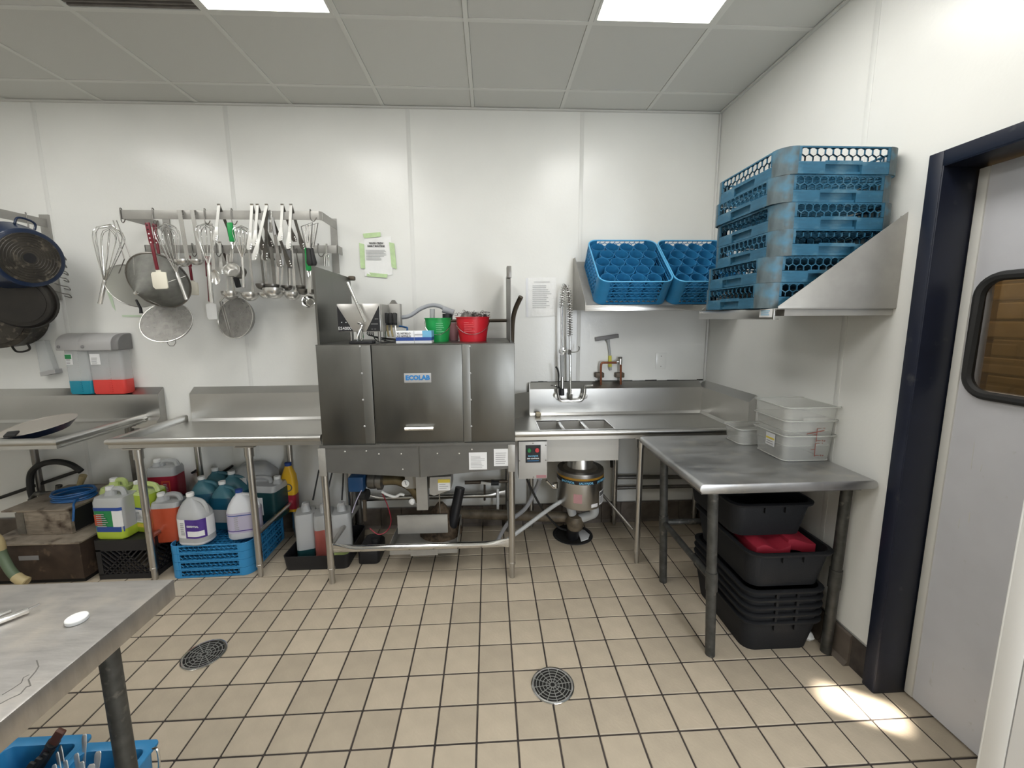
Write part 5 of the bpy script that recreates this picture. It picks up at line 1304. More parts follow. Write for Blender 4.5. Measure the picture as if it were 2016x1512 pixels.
for k in range(5):
    pts = []
    for i in range(40):
        g = 2 * PI * i / 40; r_ = .105 - .006 * (k % 3)
        pts.append((-2.79 + r_ * 1.1 * math.cos(g), -.33 + r_ * .9 * math.sin(g), .4515 + .0105 * k + .003 * math.sin(3 * g + k)))
    bc.tube(pts, .0062, 6, closed=True)
bc.tube(spline([(-2.70, -.40, .47), (-2.66, -.47, .465), (-2.635, -.50, .44), (-2.63, -.52, .37)], 5), .0062, 6)
single('blue_hose', bc, M['bluehose'], 'coiled blue hose lying on the stained steel box', 'hose')
pts = [aY(*p, -.10) for p in ((66, 985), (60, 960), (62, 930), (82, 914), (112, 909), (140, 915), (160, 928))]
t = single('black_hose', MB().tube(spline(pts, 6), .020, 10), M['blackr'], 'black hose arching along the wall under the far left drainboard', 'hose')
part('end_fitting', MB().tube([aY(164, 936, -.10), aY(153, 965, -.10)], [.022, .014], 10), M['tan'], t)
single('copper_drain', MB().tube([aY(114, 980, -.12), aY(116, 955, -.12)], .018, 10).tube([aY(60, 985, -.12), aY(70, 972, -.12), aY(130, 970, -.13), aY(225, 963, -.13)], .016, 10), M['galv'], 'mottled grey pipe running along the wall behind the steel boxes', 'pipe')
single('diagonal_pipe', MB().tube([aY(0, 980, -.05), aY(160, 925, -.05)], .012, 8), M['blackr'], 'dark thin pipe slanting up the wall behind the black hose', 'pipe')
pts = [aY(-20, 1050, -.66), aY(-4, 1065, -.66), aY(4, 1092, -.66), aY(20, 1122, -.68), aY(38, 1140, -.70), aY(54, 1146, -.70)]
t = thing('floor_hose', 'green hose with beige taped ends drooping at the far left', 'hose', (-3.0, -.68, 0))
sp = spline(pts, 6); n_ = len(sp)
part('hose', MB().tube(sp[10:23], .024, 12), M['sage'], t)
part('taped_end', MB().tube(sp[:11], .026, 12), M['tan'], t)
part('taped_end', MB().tube(sp[22:], [.028] * (n_ - 23) + [.022], 12), M['tan'], t)
p = aY(216, 1138, -.70)
single('crumb', MB().lathe([(0, 0), (.014, .003), (.013, .012), (0, .016)], (p.x, -.66, 0), n=7, sx=1.8), M['wood'], 'beige scrap on the floor in front of the black crate', 'scrap')
# lettering on the purple label (a child of the jug, in its own frame)
jp = [o for o in bpy.data.objects if o.get('label', '').startswith('white jug with a purple')][0]
ORG[jp] = Vector((0, 0, 0))
letters('lettering', 'ESSENTIAL', .0165, (.040, -.0735, .130), X3, Z3, M['labelw'], jp, bold=.0003)

# ================================================================== UTENSIL RACK
YT, YL = -.30, -.10          # front faces of the upper and lower rails
ur = thing('utensil_rack', 'two-rail steel utensil rack on the back wall, crowded with hanging tools', 'rack', (-1.7, -.15, 1.95))
tl, tr_, bl = aY(236, 413, YT), aY(627, 414, YT), aY(236, 431, YT)
zt0, zt1 = bl.z + .001, tl.z
part('upper_rail', MB().box(tl.x, tr_.x, YT, YT + .005, zt0, zt1), M['dsteel'] if False else M['steelp'], ur, bevel=.001)
part('rail_return', MB().box(tl.x, tl.x + .005, YT, -.004, zt0, zt1), M['steelp'], ur)
part('rail_return', MB().poly([(tr_.x, YT, zt0), (tr_.x, YT, zt1), (tr_.x + .01, YT + .02, zt1), (tr_.x + .01, YT + .02, zt0)], (.003, .003, 0)).poly([(tr_.x + .01, YT + .02, zt0), (tr_.x + .01, YT + .02, zt1), (-1.075, -.01, zt1), (-1.075, -.01, zt0)], (.004, .001, 0)), M['steelp'], ur)
l0, l1 = aY(284, 482, YL), aY(664, 482, YL); zl0, zl1 = aY(284, 498, YL).z, l0.z
part('lower_rail', MB().box(l0.x, l1.x, YL, YL + .005, zl0, zl1), M['steelp'], ur, bevel=.001)
part('rail_return', MB().box(l0.x, l0.x + .005, YL, -.004, zl0, zl1), M['steelp'], ur)
part('rail_return', MB().box(l1.x - .005, l1.x, YL, -.004, zl0, zl1), M['steelp'], ur)
for x in (-1.115, -2.245): part('upright', MB().box(x, x + .045, -.012, -.004, 1.94, zt1 + .02), M['steelp'], ur)
def hook(px, y, ztop, zlow, lab, dirx=1):
    x = aY(px, 420, y).x; w_ = .0028; y0 = y - .004
    h = zlow
    pts = [(x, y + .010, ztop - .03), (x, y + .010, ztop + .004), (x, y0, ztop + .006), (x, y0 - .001, h + .02), (x + .012 * dirx, y0 - .012, h), (x + .032 * dirx, y0 - .024, h - .006), (x + .05 * dirx, y0 - .03, h + .014)]
    return single('rack_hook', MB().tube(spline(pts, 5), w_, 6), M['dsteel'], lab, 'hook', 'hooks on the utensil rack')
hook(238, YT, zt1, zt0 - .022, 'wire hook at the left end of the upper utensil rail')
hook(301, YT, zt1, zt0 - .03, 'wire hook above the first maroon spatula')
hook(403, YT, zt1, zt0 - .03, 'wire hook between the two short ladles and the tongs')
hook(456, YT, zt1, zt0 - .03, 'wire hook above the green handled scoop')
hook(611, YT, zt1, zt0 - .008, 'wire hook holding the slotted black handled turners')
hook(371, YL, zl1, zl0 - .02, 'empty wire hook on the lower rail beside the short ladles')
hook(289, YL, zl1, zl0 - .02, 'wire hook at the left end of the lower utensil rail', -1)
hook(419, YL, zl1, zl0 - .02, 'wire hook on the lower rail behind the basting spoon')
hook(622, YL, zl1, zl0 - .02, 'wire hook at the right end of the lower utensil rail')
G_ = 'kitchen tools on the utensil rack'
def uthing(name, lab, cat, p): return thing(name, lab, cat, p, G_)
def whisk(lab, tip, neck, end, R, y, n=7, hr=.0085):
    """wire whisk hanging with the loops up: tip, neck and handle end as photo pixels"""
    T, N_, E_ = aY(*tip, y), aY(*neck, y), aY(*end, y)
    t = uthing('whisk', lab, 'whisk', E_)
    ax = (T - N_); L = ax.length; ax.normalize(); u = ax.cross(Y3).normalized(); v = ax.cross(u)
    for k in range(n):
        g = PI * k / n; rd = u * math.cos(g) + v * math.sin(g); pts = []
        for i in range(25):
            q_ = i / 24; s_ = 1 - abs(2 * q_ - 1)
            rr_ = R * ((.80 * s_ / .78 + .20 * math.sin(PI / 2 * s_ / .78)) if s_ < .78 else math.sqrt(max(0, 1 - ((s_ - .78) / .22) ** 2)))
            pts.append(N_ + ax * L * (s_ * (1 - .015 * k)) + rd * (rr_ + .002) * (1 if q_ < .5 else -1))
        part('wire', MB().tube(pts, .0019, 5, caps=False), M['chrome'], t)
    part('handle', MB().tube([N_ + ax * .02, N_, E_], [hr * .6, hr, hr], 10), M['utensil'], t)
    return t
def ladle(lab, top, bot, rpx, y, w_=.016, bowl=.75, m='utensil', tiltx=0.0, hookb=True, hx=0.0):
    """flat-handled ladle hooked over the rail; bowl opens upward"""
    T, B = aY(*top, y), aY(*bot, y); dep = (B - CO).dot(CF); R = rpx * dep / F_PX
    t = uthing('ladle', lab, 'ladle', B)
    part('handle', MB().bar(T, B + Vector((0, .0, 0)), w_, .0028), M[m], t)
    if hookb: part('hook_end', MB().bar(T, T + Vector((0, .016, .004)), w_, .0028, (0, 0, 1)).bar(T + Vector((0, .016, .004)), T + Vector((0, .017, -.025)), w_, .0028), M[m], t)
    prof = []
    for i in range(9):
        g = PI / 2 * i / 8; prof.append((R * math.sin(g), -R * bowl * math.cos(g)))
    for i in range(8, -1, -1):
        g = PI / 2 * i / 8; prof.append((max((R - .0022) * math.sin(g), 0), -(R - .0022) * bowl * math.cos(g)))
    part('bowl', MB().lathe(prof, B + Vector((hx, -R * .75, 0)), (tiltx, .04, 1), 22), M[m], t)
    return t
def tongs(lab, top, end, y, spread=.030, m='tongsteel', w_=.017, gap=.0, hd=1):
    T, E_ = aY(*top, y), aY(*end, y)
    t = uthing('tongs', lab, 'tongs', E_)
    ax = (E_ - T).normalized()
    for s_ in (0, 1):
        e = E_ + Vector((spread * s_, .10 * s_, .012 * s_)); d = (e - T)
        a_ = T + d * .60
        arm = MB().bar(T, a_, w_, .004)
        arm.loft([[a_ + Vector((-.5 * w_, 0, 0)), a_ + Vector((.5 * w_, 0, 0)), a_ + Vector((.5 * w_, .005, 0)), a_ + Vector((-.5 * w_, .005, 0))]] +
                 [[T + d * f + Vector((-k, -.003, 0)), T + d * f + Vector((k, -.003, 0)), T + d * f + Vector((k, .004, 0)), T + d * f + Vector((-k, .004, 0))] for f, k in ((.72, w_ * .62), (.84, w_ * .95), (.95, w_ * .95), (1.0, w_ * .60))])
        p = part('arm', arm, M[m if s_ == 0 else 'dsteel'], t, ang=30)
        for k in range(3): part('tooth', MB().lathe([(0, 0), (.005, 0), (.005, .006), (0, .008)], T + d * (.88 + .05 * k) + Vector((w_ * .6, -.004, 0)), (.3, -1, 0), 7), M['chrome'], p)
    part('hinge', MB().tube([T + Vector((-.009, 0, .004)), T + Vector((.009, 0, .004))], .006, 8), M['chrome'], t)
    return t
def spatula(lab, top, mid, end, y, hm, bm_, hw=.02, bw=.05, holes=True, cat='spatula', tilt=.0, bt=.008):
    T, Md, E_ = aY(*top, y), aY(*mid, y), aY(*end, y)
    t = uthing('spatula', lab, cat, E_)
    part('handle', MB().bar(T, T.lerp(Md, .45), hw * 1.2, .012).bar(T.lerp(Md, .42), Md, hw * .8, .011), M[hm], t, bevel=.004)
    d = (E_ - Md); u = d.normalized().cross(Y3).normalized(); L = d.length
    prof = [(-.3, 0), (-.3, .10), (-1, .14), (-1, .93), (-.85, 1), (.70, 1), (1, .86), (1, .20), (.82, .11), (.3, .10), (.3, 0)]
    part('blade', MB().poly([Md + d * b_ - u * bw / 2 * a_ + Vector((0, .001, 0)) for a_, b_ in prof], (0, bt, 0)), M[bm_], t, bevel=.002)
    if holes:
        for k in range(5):
            c = T.lerp(Md, .06 + .09 * k) + Vector((0, -.0062, 0)); part('hole', MB().lathe([(.0045, 0), (.0045, .0008), (0, .0008)], c, (0, -1, 0), 8), M['labelw' if k > 1 else 'dark'], t)
    return t
yA, yB = YT - .012, YL - .012
whisk('large wire whisk hanging at the left end of the upper rail', (217, 441), (206, 556), (197, 598), .074, yA, 7, .012)
whisk('wire whisk with its handle slanting to the right over the cone strainer', (324, 438), (349, 540), (367, 590), .062, yA, 7, .011)
whisk('slim wire whisk beside the two short ladles', (404, 438), (411, 524), (417, 596), .056, yA + .0, 6, .013)
whisk('small balloon whisk right of the green handled scoop', (475, 444), (477, 510), (480, 566), .050, yA + .01, 7, .009)
whisk('little wire whisk peeking out behind the cone strainer', (278, 505), (283, 545), (288, 580), .036, yB, 6, .008)
spatula('maroon handled spatula with a wide white blade, front one', (290, 438), (310, 531), (316, 569), yA - .17, 'maroon', 'cream', .022, .086)
spatula('maroon handled spatula hanging just behind the front one', (304, 440), (317, 530), (321, 556), yA + .005, 'maroon', 'cream', .020, .03)
spatula('maroon handled pastry brush with beige bristles', (371, 503), (378, 552), (381, 581), yB - .02, 'maroon', 'cream', .020, .060, False, 'brush', bt=.014)
spatula('maroon spatula with white blade hanging lowest under the rail', (409, 504), (414, 594), (418, 629), yB - .03, 'maroon', 'white', .030, .068, False)
ladle('short steel ladle over the upper rail, left one of a pair', (353, 414), (370, 514), 15, yA - .004, .026, .8, tiltx=-.1, hx=-.008)
ladle('short steel ladle over the upper rail, right one of a pair', (378, 414), (395, 513), 12, yA - .004, .024, .85, hx=-.008)
# strainers
def disc_strainer(lab, c, rpx, y, nrm, m, depth=.05, hoop=.0035, n=28):
    C_ = aY(*c, y); R = rpx * (C_ - CO).dot(CF) / F_PX; nv = Vector(nrm).normalized()
    t = uthing('strainer', lab, 'strainer', C_)
    prof = [(0, depth)] + [(R * math.sin(PI / 2 * i / 8), depth * math.cos(PI / 2 * i / 8)) for i in range(1, 9)]
    part('mesh_bowl', MB().lathe(prof[:-1] + [(R, 0.0), (R - .001, 0.0)], C_, nv, n), M[m], t)
    u = nv.orthogonal().normalized(); v = nv.cross(u)
    part('rim', MB().tube([C_ + (u * math.cos(2 * PI * i / 36) + v * math.sin(2 * PI * i / 36)) * R for i in range(36)], hoop, 6, closed=True), M['utensil'], t)
    return t, C_, R
t, C_, R = disc_strainer('flat round skimmer with two bent wire handles at the left', (263, 563), 44, yA + .12, (.80, -.40, .34), 'meshl', .006)
for dx, dy in ((0, 0), (13, 0)):
    part('wire_handle', MB().tube([aY(223 + dx * .5, 434 + dy, yA), aY(245 + dx, 510, yA - .015), aY(234 + dx * .95, 538, yA)], .0030, 6), M['dsteel'], t)
t = uthing('strainer', 'big cone shaped fine strainer pointing out of the picture', 'strainer', aY(312, 560, yA))
C_ = aY(313, 553, yA + .05); A_ = aY(268, 577, yA - .16); nv = (A_ - C_).normalized(); L_ = (A_ - C_).length; R = .178
part('mesh_cone', MB().lathe([(R, 0), (R * .92, L_ * .08), (.008, L_), (0, L_ + .004)], C_, nv, 40), M['mesh'], t)
u = nv.orthogonal().normalized(); v = nv.cross(u)
part('rim', MB().tube([C_ + (u * math.cos(2 * PI * i / 40) + v * math.sin(2 * PI * i / 40)) * R for i in range(40)], .0065, 6, closed=True), M['dsteel'], t)
for g in (.5, 2.5, 4.4): part('seam', MB().tube([C_ + (u * math.cos(g) + v * math.sin(g)) * (R + .001), A_], .003, 6), M['utensil'], t)
part('tip', MB().lathe([(0, -.01), (.012, -.006), (.010, .008), (0, .012)], A_, nv, 10), M['chrome'], t)
part('handle', MB().bar(aY(302, 500, yA + .06), aY(306, 470, yA + .05), .025, .004), M['dsteel'], t)
part('rest_hook', MB().tube([aY(268, 590, yA), aY(277, 608, yA), aY(278, 617, yA)], [.006, .008, .010], 8), M['black'], t)
t, C_, R = disc_strainer('round fine mesh strainer hanging lowest, with a small wire loop', (328, 634), 44, yA + .06, (.18, -.84, .50), 'meshm', -.07)
part('rest_loop', MB().tube([aY(330, 668, yA - .0), aY(330, 676, yA), aY(334, 681, yA), aY(342, 681, yA), aY(346, 675, yA), aY(345, 667, yA)], .0024, 6), M['dsteel'], t)
part('handle', MB().bar(aY(318, 600, yA + .1), aY(300, 545, yA + .1), .018, .004), M['dsteel'], t)
t, C_, R = disc_strainer('mesh strainer turned sideways below the ladles', (463, 626), 40, yB - .02, (-.22, -.92, .16), 'meshm', -.085)
part('handle', MB().bar(aY(432, 594, yB - .03), aY(449, 574, yB - .03), .013, .006).bar(aY(449, 574, yB - .03), aY(447, 500, yB), .010, .004), M['utensil'], t)
part('bent_frame', MB().tube([aY(433, 594, yB - .05), aY(443, 630, yB - .09), aY(452, 662, yB - .08)], .004, 6).tube([aY(438, 594, yB - .05), aY(447, 630, yB - .09), aY(456, 663, yB - .08)], .004, 6), M['dsteel'], t)
# spoons, scoops
def spoon(lab, top, neck, cpt, rx, rz, y, m='utensil', w_=.014):
    T, N_, C_ = aY(*top, y), aY(*neck, y), aY(*cpt, y)
    t = uthing('spoon', lab, 'spoon', C_)
    part('handle', MB().bar(T, N_, w_, .003), M[m], t)
    k = (C_ - CO).dot(CF) / F_PX; a_ = (C_ - N_).normalized()
    mb = MB(); mb.lathe([(0, -.010), (.45, -.008), (.85, -.003), (1.0, .002), (.97, .003), (.8, -.001), (.4, -.006), (0, -.008)], (0, 0, 0), (0, -1, 0), 20)
    u = a_.cross(Y3).normalized()
    mb.v = [C_ + u * (v[0] * rx * k if True else 0) + a_ * (-v[2] * rz * k) + Y3 * v[1] for v in mb.v]
    part('bowl', mb, M[m], t)
    return t
spoon('steel basting spoon with its bowl hanging beside the maroon spatula', (415, 440), (421, 530), (424, 546), 10, 14, yA, w_=.02)
def scoop(lab, top, mid, bot, cpt, rpx, y, hm, cm, perf=False, tilt=(.12, -.9, .42)):
    T, Md, B, C_ = aY(*top, y), aY(*mid, y), aY(*bot, y), aY(*cpt, y - .02)
    t = uthing('portion_scoop', lab, 'scoop', C_)
    part('grip', MB().bar(T, Md, .034, .018), M[hm], t, bevel=.006)
    part('shaft', MB().bar(Md, B, .024, .005), M['chrome'], t, bevel=.002)
    R = rpx * (C_ - CO).dot(CF) / F_PX; nv = Vector(tilt).normalized()
    part('cup', MB().lathe([(0, -.035), (R * .7, -.034), (R * .92, -.02), (R, 0), (R + .004, .001), (R + .004, .004), (R * .97, .003), (R * .9, -.018), (R * .68, -.030), (0, -.031)], C_, nv, 26), M[cm], t)
    if perf:
        pb = MB(); u = nv.orthogonal().normalized(); v = nv.cross(u)
        for i in range(-3, 4):
            for j in range(-3, 4):
                if i * i + j * j < 9: pb.lathe([(.0022, 0), (.0022, .001), (0, .001)], C_ - nv * .0305 + (u * i + v * j) * R * .17, nv, 6)
        part('perforations', pb, M['dark'], t, kind='stuff')
    return t
scoop('green handled portion scoop with a round steel cup', (452, 438), (458, 476), (455, 516), (456, 531), 14, yA - .005, 'green', 'utensil', tilt=(.2, -.85, .5))
scoop('black handled portion scoop behind the green handled one', (470, 566), (464, 545), (468, 548), (471, 536), 12, yB, 'black', 'dsteel', tilt=(.3, -.8, .5))
scoop('green handled scoop with a perforated cup at the right end', (605, 488), (608, 533), (609, 577), (608, 593), 12, yB - .12, 'green', 'chrome', True, tilt=(.05, -.97, .25))
# tongs along the upper rail
tongs('tongs left of the green scoop on the upper rail', (431, 404), (424, 474), yA - .004, .05)
tongs('tongs hanging first in the right hand group', (496, 404), (491, 492), yA - .004, .035)
tongs('tongs hanging second in the right hand group', (507, 404), (501, 484), yA - .004, .055)
tongs('tongs slanting down to the left across the others', (525, 404), (500, 512), yA - .018, .02)
tongs('tongs left of the last pair, short and broad', (556, 404), (552, 474), yA - .004, .045)
tongs('tongs nearest the slotted turners on the upper rail', (573, 404), (568, 490), yA - .004, .05)
tongs('dark tongs with a pale scoop end hanging low in the middle', (536, 430), (551, 526), yA + .02, .02, 'dsteel')
tongs('small tongs on the lower rail beside the basting spoon', (433, 478), (436, 540), yB, .012)
tongs('tongs with ring handle hanging on the lower rail, centre', (513, 476), (520, 512), yB - .01, .01)
t = uthing('peeler', 'small steel peeler hanging between tongs on the upper rail', 'peeler', aY(532, 455, yA))
part('frame', MB().tube([aY(529, 416, yA), aY(530, 452, yA), aY(535, 452, yA), aY(534, 416, yA), aY(531, 413, yA)], .003, 6, closed=True), M['chrome'], t)
part('blade', MB().bar(aY(533, 438, yA), aY(533, 458, yA), .017, .004), M['dsteel'], t)
part('handle', MB().bar(aY(536, 428, yA), aY(542, 462, yA), .014, .004), M['dispgrey'], t)
t = uthing('peeler', 'flat grey handled peeler on the lower rail', 'peeler', aY(570, 530, yB))
part('handle', MB().bar(aY(568, 492, yB - .02), aY(570, 528, yB - .02), .026, .008), M['dispdark'], t, bevel=.002)
part('blade', MB().bar(aY(570, 526, yB - .02), aY(571, 566, yB - .02), .012, .003), M['utensil'], t)
t = uthing('pie_server', 'white bladed server hanging in the middle of the lower rail', 'server', aY(557, 520, yB - .02))
part('blade', MB().poly([aY(555, 483, yB - .03), aY(560, 483, yB - .03), aY(559, 520, yB - .03), aY(553, 527, yB - .03)], (0, .003, 0)), M['labelw'], t)
part('stem', MB().bar(aY(556, 524, yB - .025), aY(554, 566, yB - .025), .012, .003), M['utensil'], t)
# long ladles along the lower rail
for top, bot, r_, lab, w_, m in (((448, 500), (461, 575), 16, 'long ladle on the lower rail above the sideways strainer', .014, 'utensil'),
        ((489, 482), (499, 577), 16, 'long ladle hanging alone left of centre on the lower rail', .016, 'utensil'),
        ((511, 482), (520, 560), 11, 'dark small ladle on the lower rail, higher than its neighbours', .014, 'dsteel'),
        ((521, 482), (526, 577), 11, 'small long ladle next to the biggest bowl', .014, 'utensil'),
        ((533, 480), (541, 561), 13, 'dark ladle with a flat wide stem behind the biggest bowl', .022, 'dsteel'),
        ((546, 484), (547, 569), 20, 'ladle with the biggest bowl on the lower rail', .018, 'utensil'),
        ((574, 484), (581, 577), 15, 'ladle with deep bowl left of the green perforated scoop', .018, 'utensil'),
        ((566, 484), (569, 563), 10, 'small dark ladle behind the flat peeler', .012, 'dsteel'),
        ((582, 490), (595, 563), 9, 'little ladle with a slanting stem behind the scoop', .008, 'dsteel'),
        ((597, 484), (600, 570), 11, 'dark ladle next to the machine guard, mostly hidden', .014, 'dsteel'),
        ((613, 484), (617, 571), 9, 'last ladle at the right, behind the side guard', .010, 'dsteel')):
    ladle(lab, top, bot, r_, yB - .004 - .02 * random.random(), w_, 1.0, m)
# two slotted turners with black handles
for k, (dx, lab) in enumerate(((0, 'slotted fish turner with a black handle, left one'), (11, 'slotted fish turner with a black handle, right one'))):
    y = yA - .01 + .012 * k
    t = uthing('fish_turner', lab, 'turner', aY(608 + dx, 520, y))
    a_ = (593 + dx * .9, 446), (615 + dx, 438 + k); b_ = (602 + dx * .8, 487), (611 + dx * .6, 487)
    fr = MB().tube([aY(*b_[0], y), aY(*a_[0], y), aY(*a_[1], y), aY(*b_[1], y)], .0035, 6)
    part('outer_frame', fr, M['dsteel'], t)
    for i in (1, 2, 3): part('tine', MB().bar(aY(a_[0][0] + (a_[1][0] - a_[0][0]) * i / 4, a_[0][1] + (a_[1][1] - a_[0][1]) * i / 4, y), aY(b_[0][0] + (b_[1][0] - b_[0][0]) * i / 4, 485, y), .0055, .002), M['utensil'], t)
    part('neck', MB().poly([aY(601 + dx * .8, 478, y - .002), aY(612 + dx * .6, 478, y - .002), aY(611 + dx * .5, 491, y - .002), aY(605 + dx * .5, 491, y - .002)], (0, .004, 0)), M['utensil'], t)
    h0, h1 = aY(607 + dx * .5, 489, y), aY(611 + dx * .65, 523, y)
    part('handle', MB().tube([h0, h0.lerp(h1, .4), h0.lerp(h1, .85), h1], [.014, .016, .021, .014], 12), M['blackr'], t)
t = uthing('garlic_press', 'small chrome press hanging from the lower rail at the right end', 'press', aY(644, 525, yB))
part('strap', MB().bar(aY(643, 480, yB), aY(643, 502, yB), .012, .003), M['chrome'], t)
for dx in (-4, 0, 4): part('arm', MB().tube([aY(643 + dx * .7, 500, yB), aY(643 + dx, 508, yB), aY(643 + dx * 1.1, 524, yB)], [.005, .007, .004], 8), M['chrome'], t)
# ================================================================== POT RACK, PANS, DISPENSERS AT THE LEFT
pr_ = thing('pot_rack', 'steel pot rack arm on the wall at the far left with pans', 'rack', (-3.0, -.4, 1.77))
part('arm', MB().box(-3.004, -2.998, -1.0, -.016, 2.245, 2.300), M['steelp'], pr_, bevel=.001)
part('upright', MB().box(-3.045, -2.985, -.016, -.0045, 1.76, 2.33), M['steelp'], pr_)
part('front_bar', MB().box(-4.2, -3.0, -1.0, -.995, 2.245, 2.300), M['steelp'], pr_, bevel=.001)
for k, (py, x1_) in enumerate(((502, 126), (517, 127), (532, 130), (546, 131), (562, 134), (577, 136))):
    p0, p1 = aY(108, py - 4, -.02), aY(x1_, py + 3, -.07)
    single('rack_peg', MB().tube(spline([p0, p0.lerp(p1, .6) + Vector((0, 0, -.003)), p1, p1 + Vector((-.008, .02, -.02)), p0 + Vector((.02, .03, -.028))], 4), .0035, 6), M['dsteel'], 'bent wire peg beside the pot rack upright, %s of six' % ('topmost', 'second from top', 'third from top', 'third from bottom', 'second from bottom', 'lowest')[k], 'peg', 'wire pegs by the pot rack')
single('pan_hook', MB().tube(spline([(-2.999, -.14, 2.302), (-2.99, -.15, 2.306), (-2.985, -.15, 2.24), (-2.99, -.155, 2.20), (-3.02, -.16, 2.185), (-3.045, -.16, 2.20)], 5), .004, 6), M['dsteel'], 'wire hook over the pot rack arm above the blue pot', 'hook')
def pan(lab, c, R, h, nrm, mbody, mbase, name='pot', rings_=True, flare=.82, handles=((0, 1), (0, -1)), mh='panblue'):
    """pan hanging on its side, base turned to nrm"""
    C_ = Vector(c); nv = Vector(nrm).normalized(); t = thing(name, lab, 'pan', C_)
    prof = [(0, h), (R * flare * .94, h), (R * flare, h * .97), (R * .95, h * .35), (R, 0.02), (R + .004, 0), (R - .003, 0), (R * .93, h * .35), (R * flare * .96, h * .93), (0, h * .94)]
    part('body', MB().lathe(prof, C_, nv, 40), M[mbody], t)
    b_ = part('base_disc', MB().lathe([(R * flare * .86, h), (R * flare * .86, h + .004), (0, h + .004)], C_, nv, 40), M[mbase], t)
    if rings_:
        for k in range(1, 9): part('base_groove', MB().open_lathe([(R * flare * (.14 + .085 * k), h + .004), (R * flare * (.14 + .085 * k) + .004, h + .004), (R * flare * (.14 + .085 * k) + .002, h + .0062)], C_, nv, 36), M['pangrease'], b_)
        part('base_boss', MB().lathe([(R * .15, h + .004), (R * .15, h + .006), (0, h + .006)], C_, nv, 16), M['black'], b_)
    up = (Z3 - nv * nv.z).normalized(); sd = up.cross(nv)
    for a_, b2 in handles:
        d = (sd * a_ + up * b2).normalized(); s2 = d.cross(nv); o_ = C_ + nv * .03 + d * R * .96
        part('loop_handle', MB().tube(spline([o_ + s2 * .045, o_ + s2 * .042 + d * .035, o_ + s2 * .02 + d * .048, o_ - s2 * .02 + d * .048, o_ - s2 * .042 + d * .035, o_ - s2 * .045], 4), .0065, 8), M[mh], t)
    return t
c = aY(52, 512, -.42)
pn_ = Vector((.92, -.30, -.10)).normalized()
pan('blue enamel pot hanging highest, scratched base facing out', aY(58, 508, -.36) - pn_ * .14, .200, .14, pn_, 'panblue', 'pangrease', flare=.86, handles=((.25, 1), (.25, -1)))
pan('black frying pan with grey rim hanging behind and below the blue pot', aY(45, 592, -.30), .172, .045, (.30, -.93, -.1), 'panblack', 'panblack', 'frying_pan', False, .90, ((0, 1),), 'panblack')
pan('large burnt pot hanging lowest behind the frying pan at far left', aY(4, 612, -.10), .245, .13, (.22, -.95, -.2), 'pangrease', 'pangrease', 'stock_pot', False, .93, ((.22, -1),), 'panblack')
t = thing('wall_bottle_holder', 'cloudy plastic bottle holder hanging on the wall left of the soap dispensers', 'holder', aY(90, 740, -.03))
part('strap', MB().bar(aY(66, 668, -.02), aY(76, 668, -.02), .012, .004), M['clear'], t)
part('body', MB().poly([aY(68, 672, -.05), aY(86, 670, -.05), aY(108, 734, -.05), aY(80, 740, -.05)], (0, .04, 0)), M['clear'], t, bevel=.004)
part('base', MB().poly([aY(78, 733, -.056), aY(107, 727, -.056), aY(109, 735, -.056), aY(80, 741, -.056)], (0, .05, 0)), M['dispgrey'], t)
# two soap dispensers
def dispenser(lab, px0, px1, pbot0, pbot1, soap, lv, tag_green):
    y = -.115; a_, b_ = aY(px0, 690, y), aY(px1, 690, y); zt = aY(160, 657, y).z; zb = a_.z
    t = thing('soap_dispenser', lab, 'dispenser', ((a_.x + b_.x) / 2, -.06, aY(160, 776, -.1).z), 'wall soap dispensers')
    x0, x1 = a_.x, b_.x; w_ = x1 - x0
    n_ = 10
    side = [(-.004, zb), (-.004, zt)] + [(-.03 - .095 * math.sin(PI / 2 * k / n_), zt - (zt - zb) * .62 * (1 - math.cos(PI / 2 * k / n_))) for k in range(n_ + 1)] + [(-.128, zb)]
    part('cover', MB().poly([(x0, yy, zz) for yy, zz in side], (w_ * .82, 0, 0)), M['dispgrey'], t, bevel=.004)
    part('side_cover', MB().poly([(x0 + w_ * .82, yy * .98, zz) for yy, zz in side], (w_ * .18, 0, 0)), M['dispdark'], t, bevel=.008)
    part('lock', MB().lathe([(.011, 0), (.011, .004), (.007, .006), (0, .006)], (x0 + w_ * .12, -.125, zb + (zt - zb) * .22), (0, -1, .1), 14), M['dispdark'], t)
    zc0, zl = aY(pbot0, 776, -.10).z, aY(pbot0, lv, -.10).z
    cx, cy, hx, hy = (x0 + x1) / 2 + w_ * .06, -.062, w_ * .42, .045
    tk = part('tank', MB().loft([ring(zl, hx, hy, .02, cx, cy), ring(zb, hx * 1.02, hy, .02, cx, cy)], False, False), M['clear'], t)
    part('liquid', MB().loft([ring(zc0, hx * .94, hy * .95, .02, cx, cy), ring(zc0 + .012, hx, hy, .02, cx, cy), ring(zl, hx, hy, .02, cx, cy)]), M[soap], t, ang=50)
    for k in range(22):
        z = zc0 + .02 + (zb - zc0 - .03) * k / 21; part('rib', MB().box(cx + hx * .05, cx + hx * .25, cy - hy - .003, cy - hy + .001, z - .0022, z + .0022), M['clear' if z > zl else soap], tk)
    zt2 = zb - .025
    part('sticker', MB().box(cx - hx * .85, cx - hx * .25, cy - hy - .003, cy - hy - .002, zt2 - .075, zt2), M['labelw'], t)
    if tag_green: part('sticker_band', MB().box(cx - hx * .85, cx - hx * .32, cy - hy - .004, cy - hy - .003, zt2 - .035, zt2 - .004), M['labelg'], t)
    part('sticker_print', lines((cx - hx * .55, cy - hy - .003, zt2 - .052), X3, Z3, hx * .45, .035 if tag_green else .055, 4 if tag_green else 7, 5), M['inkg'], t)
    return t
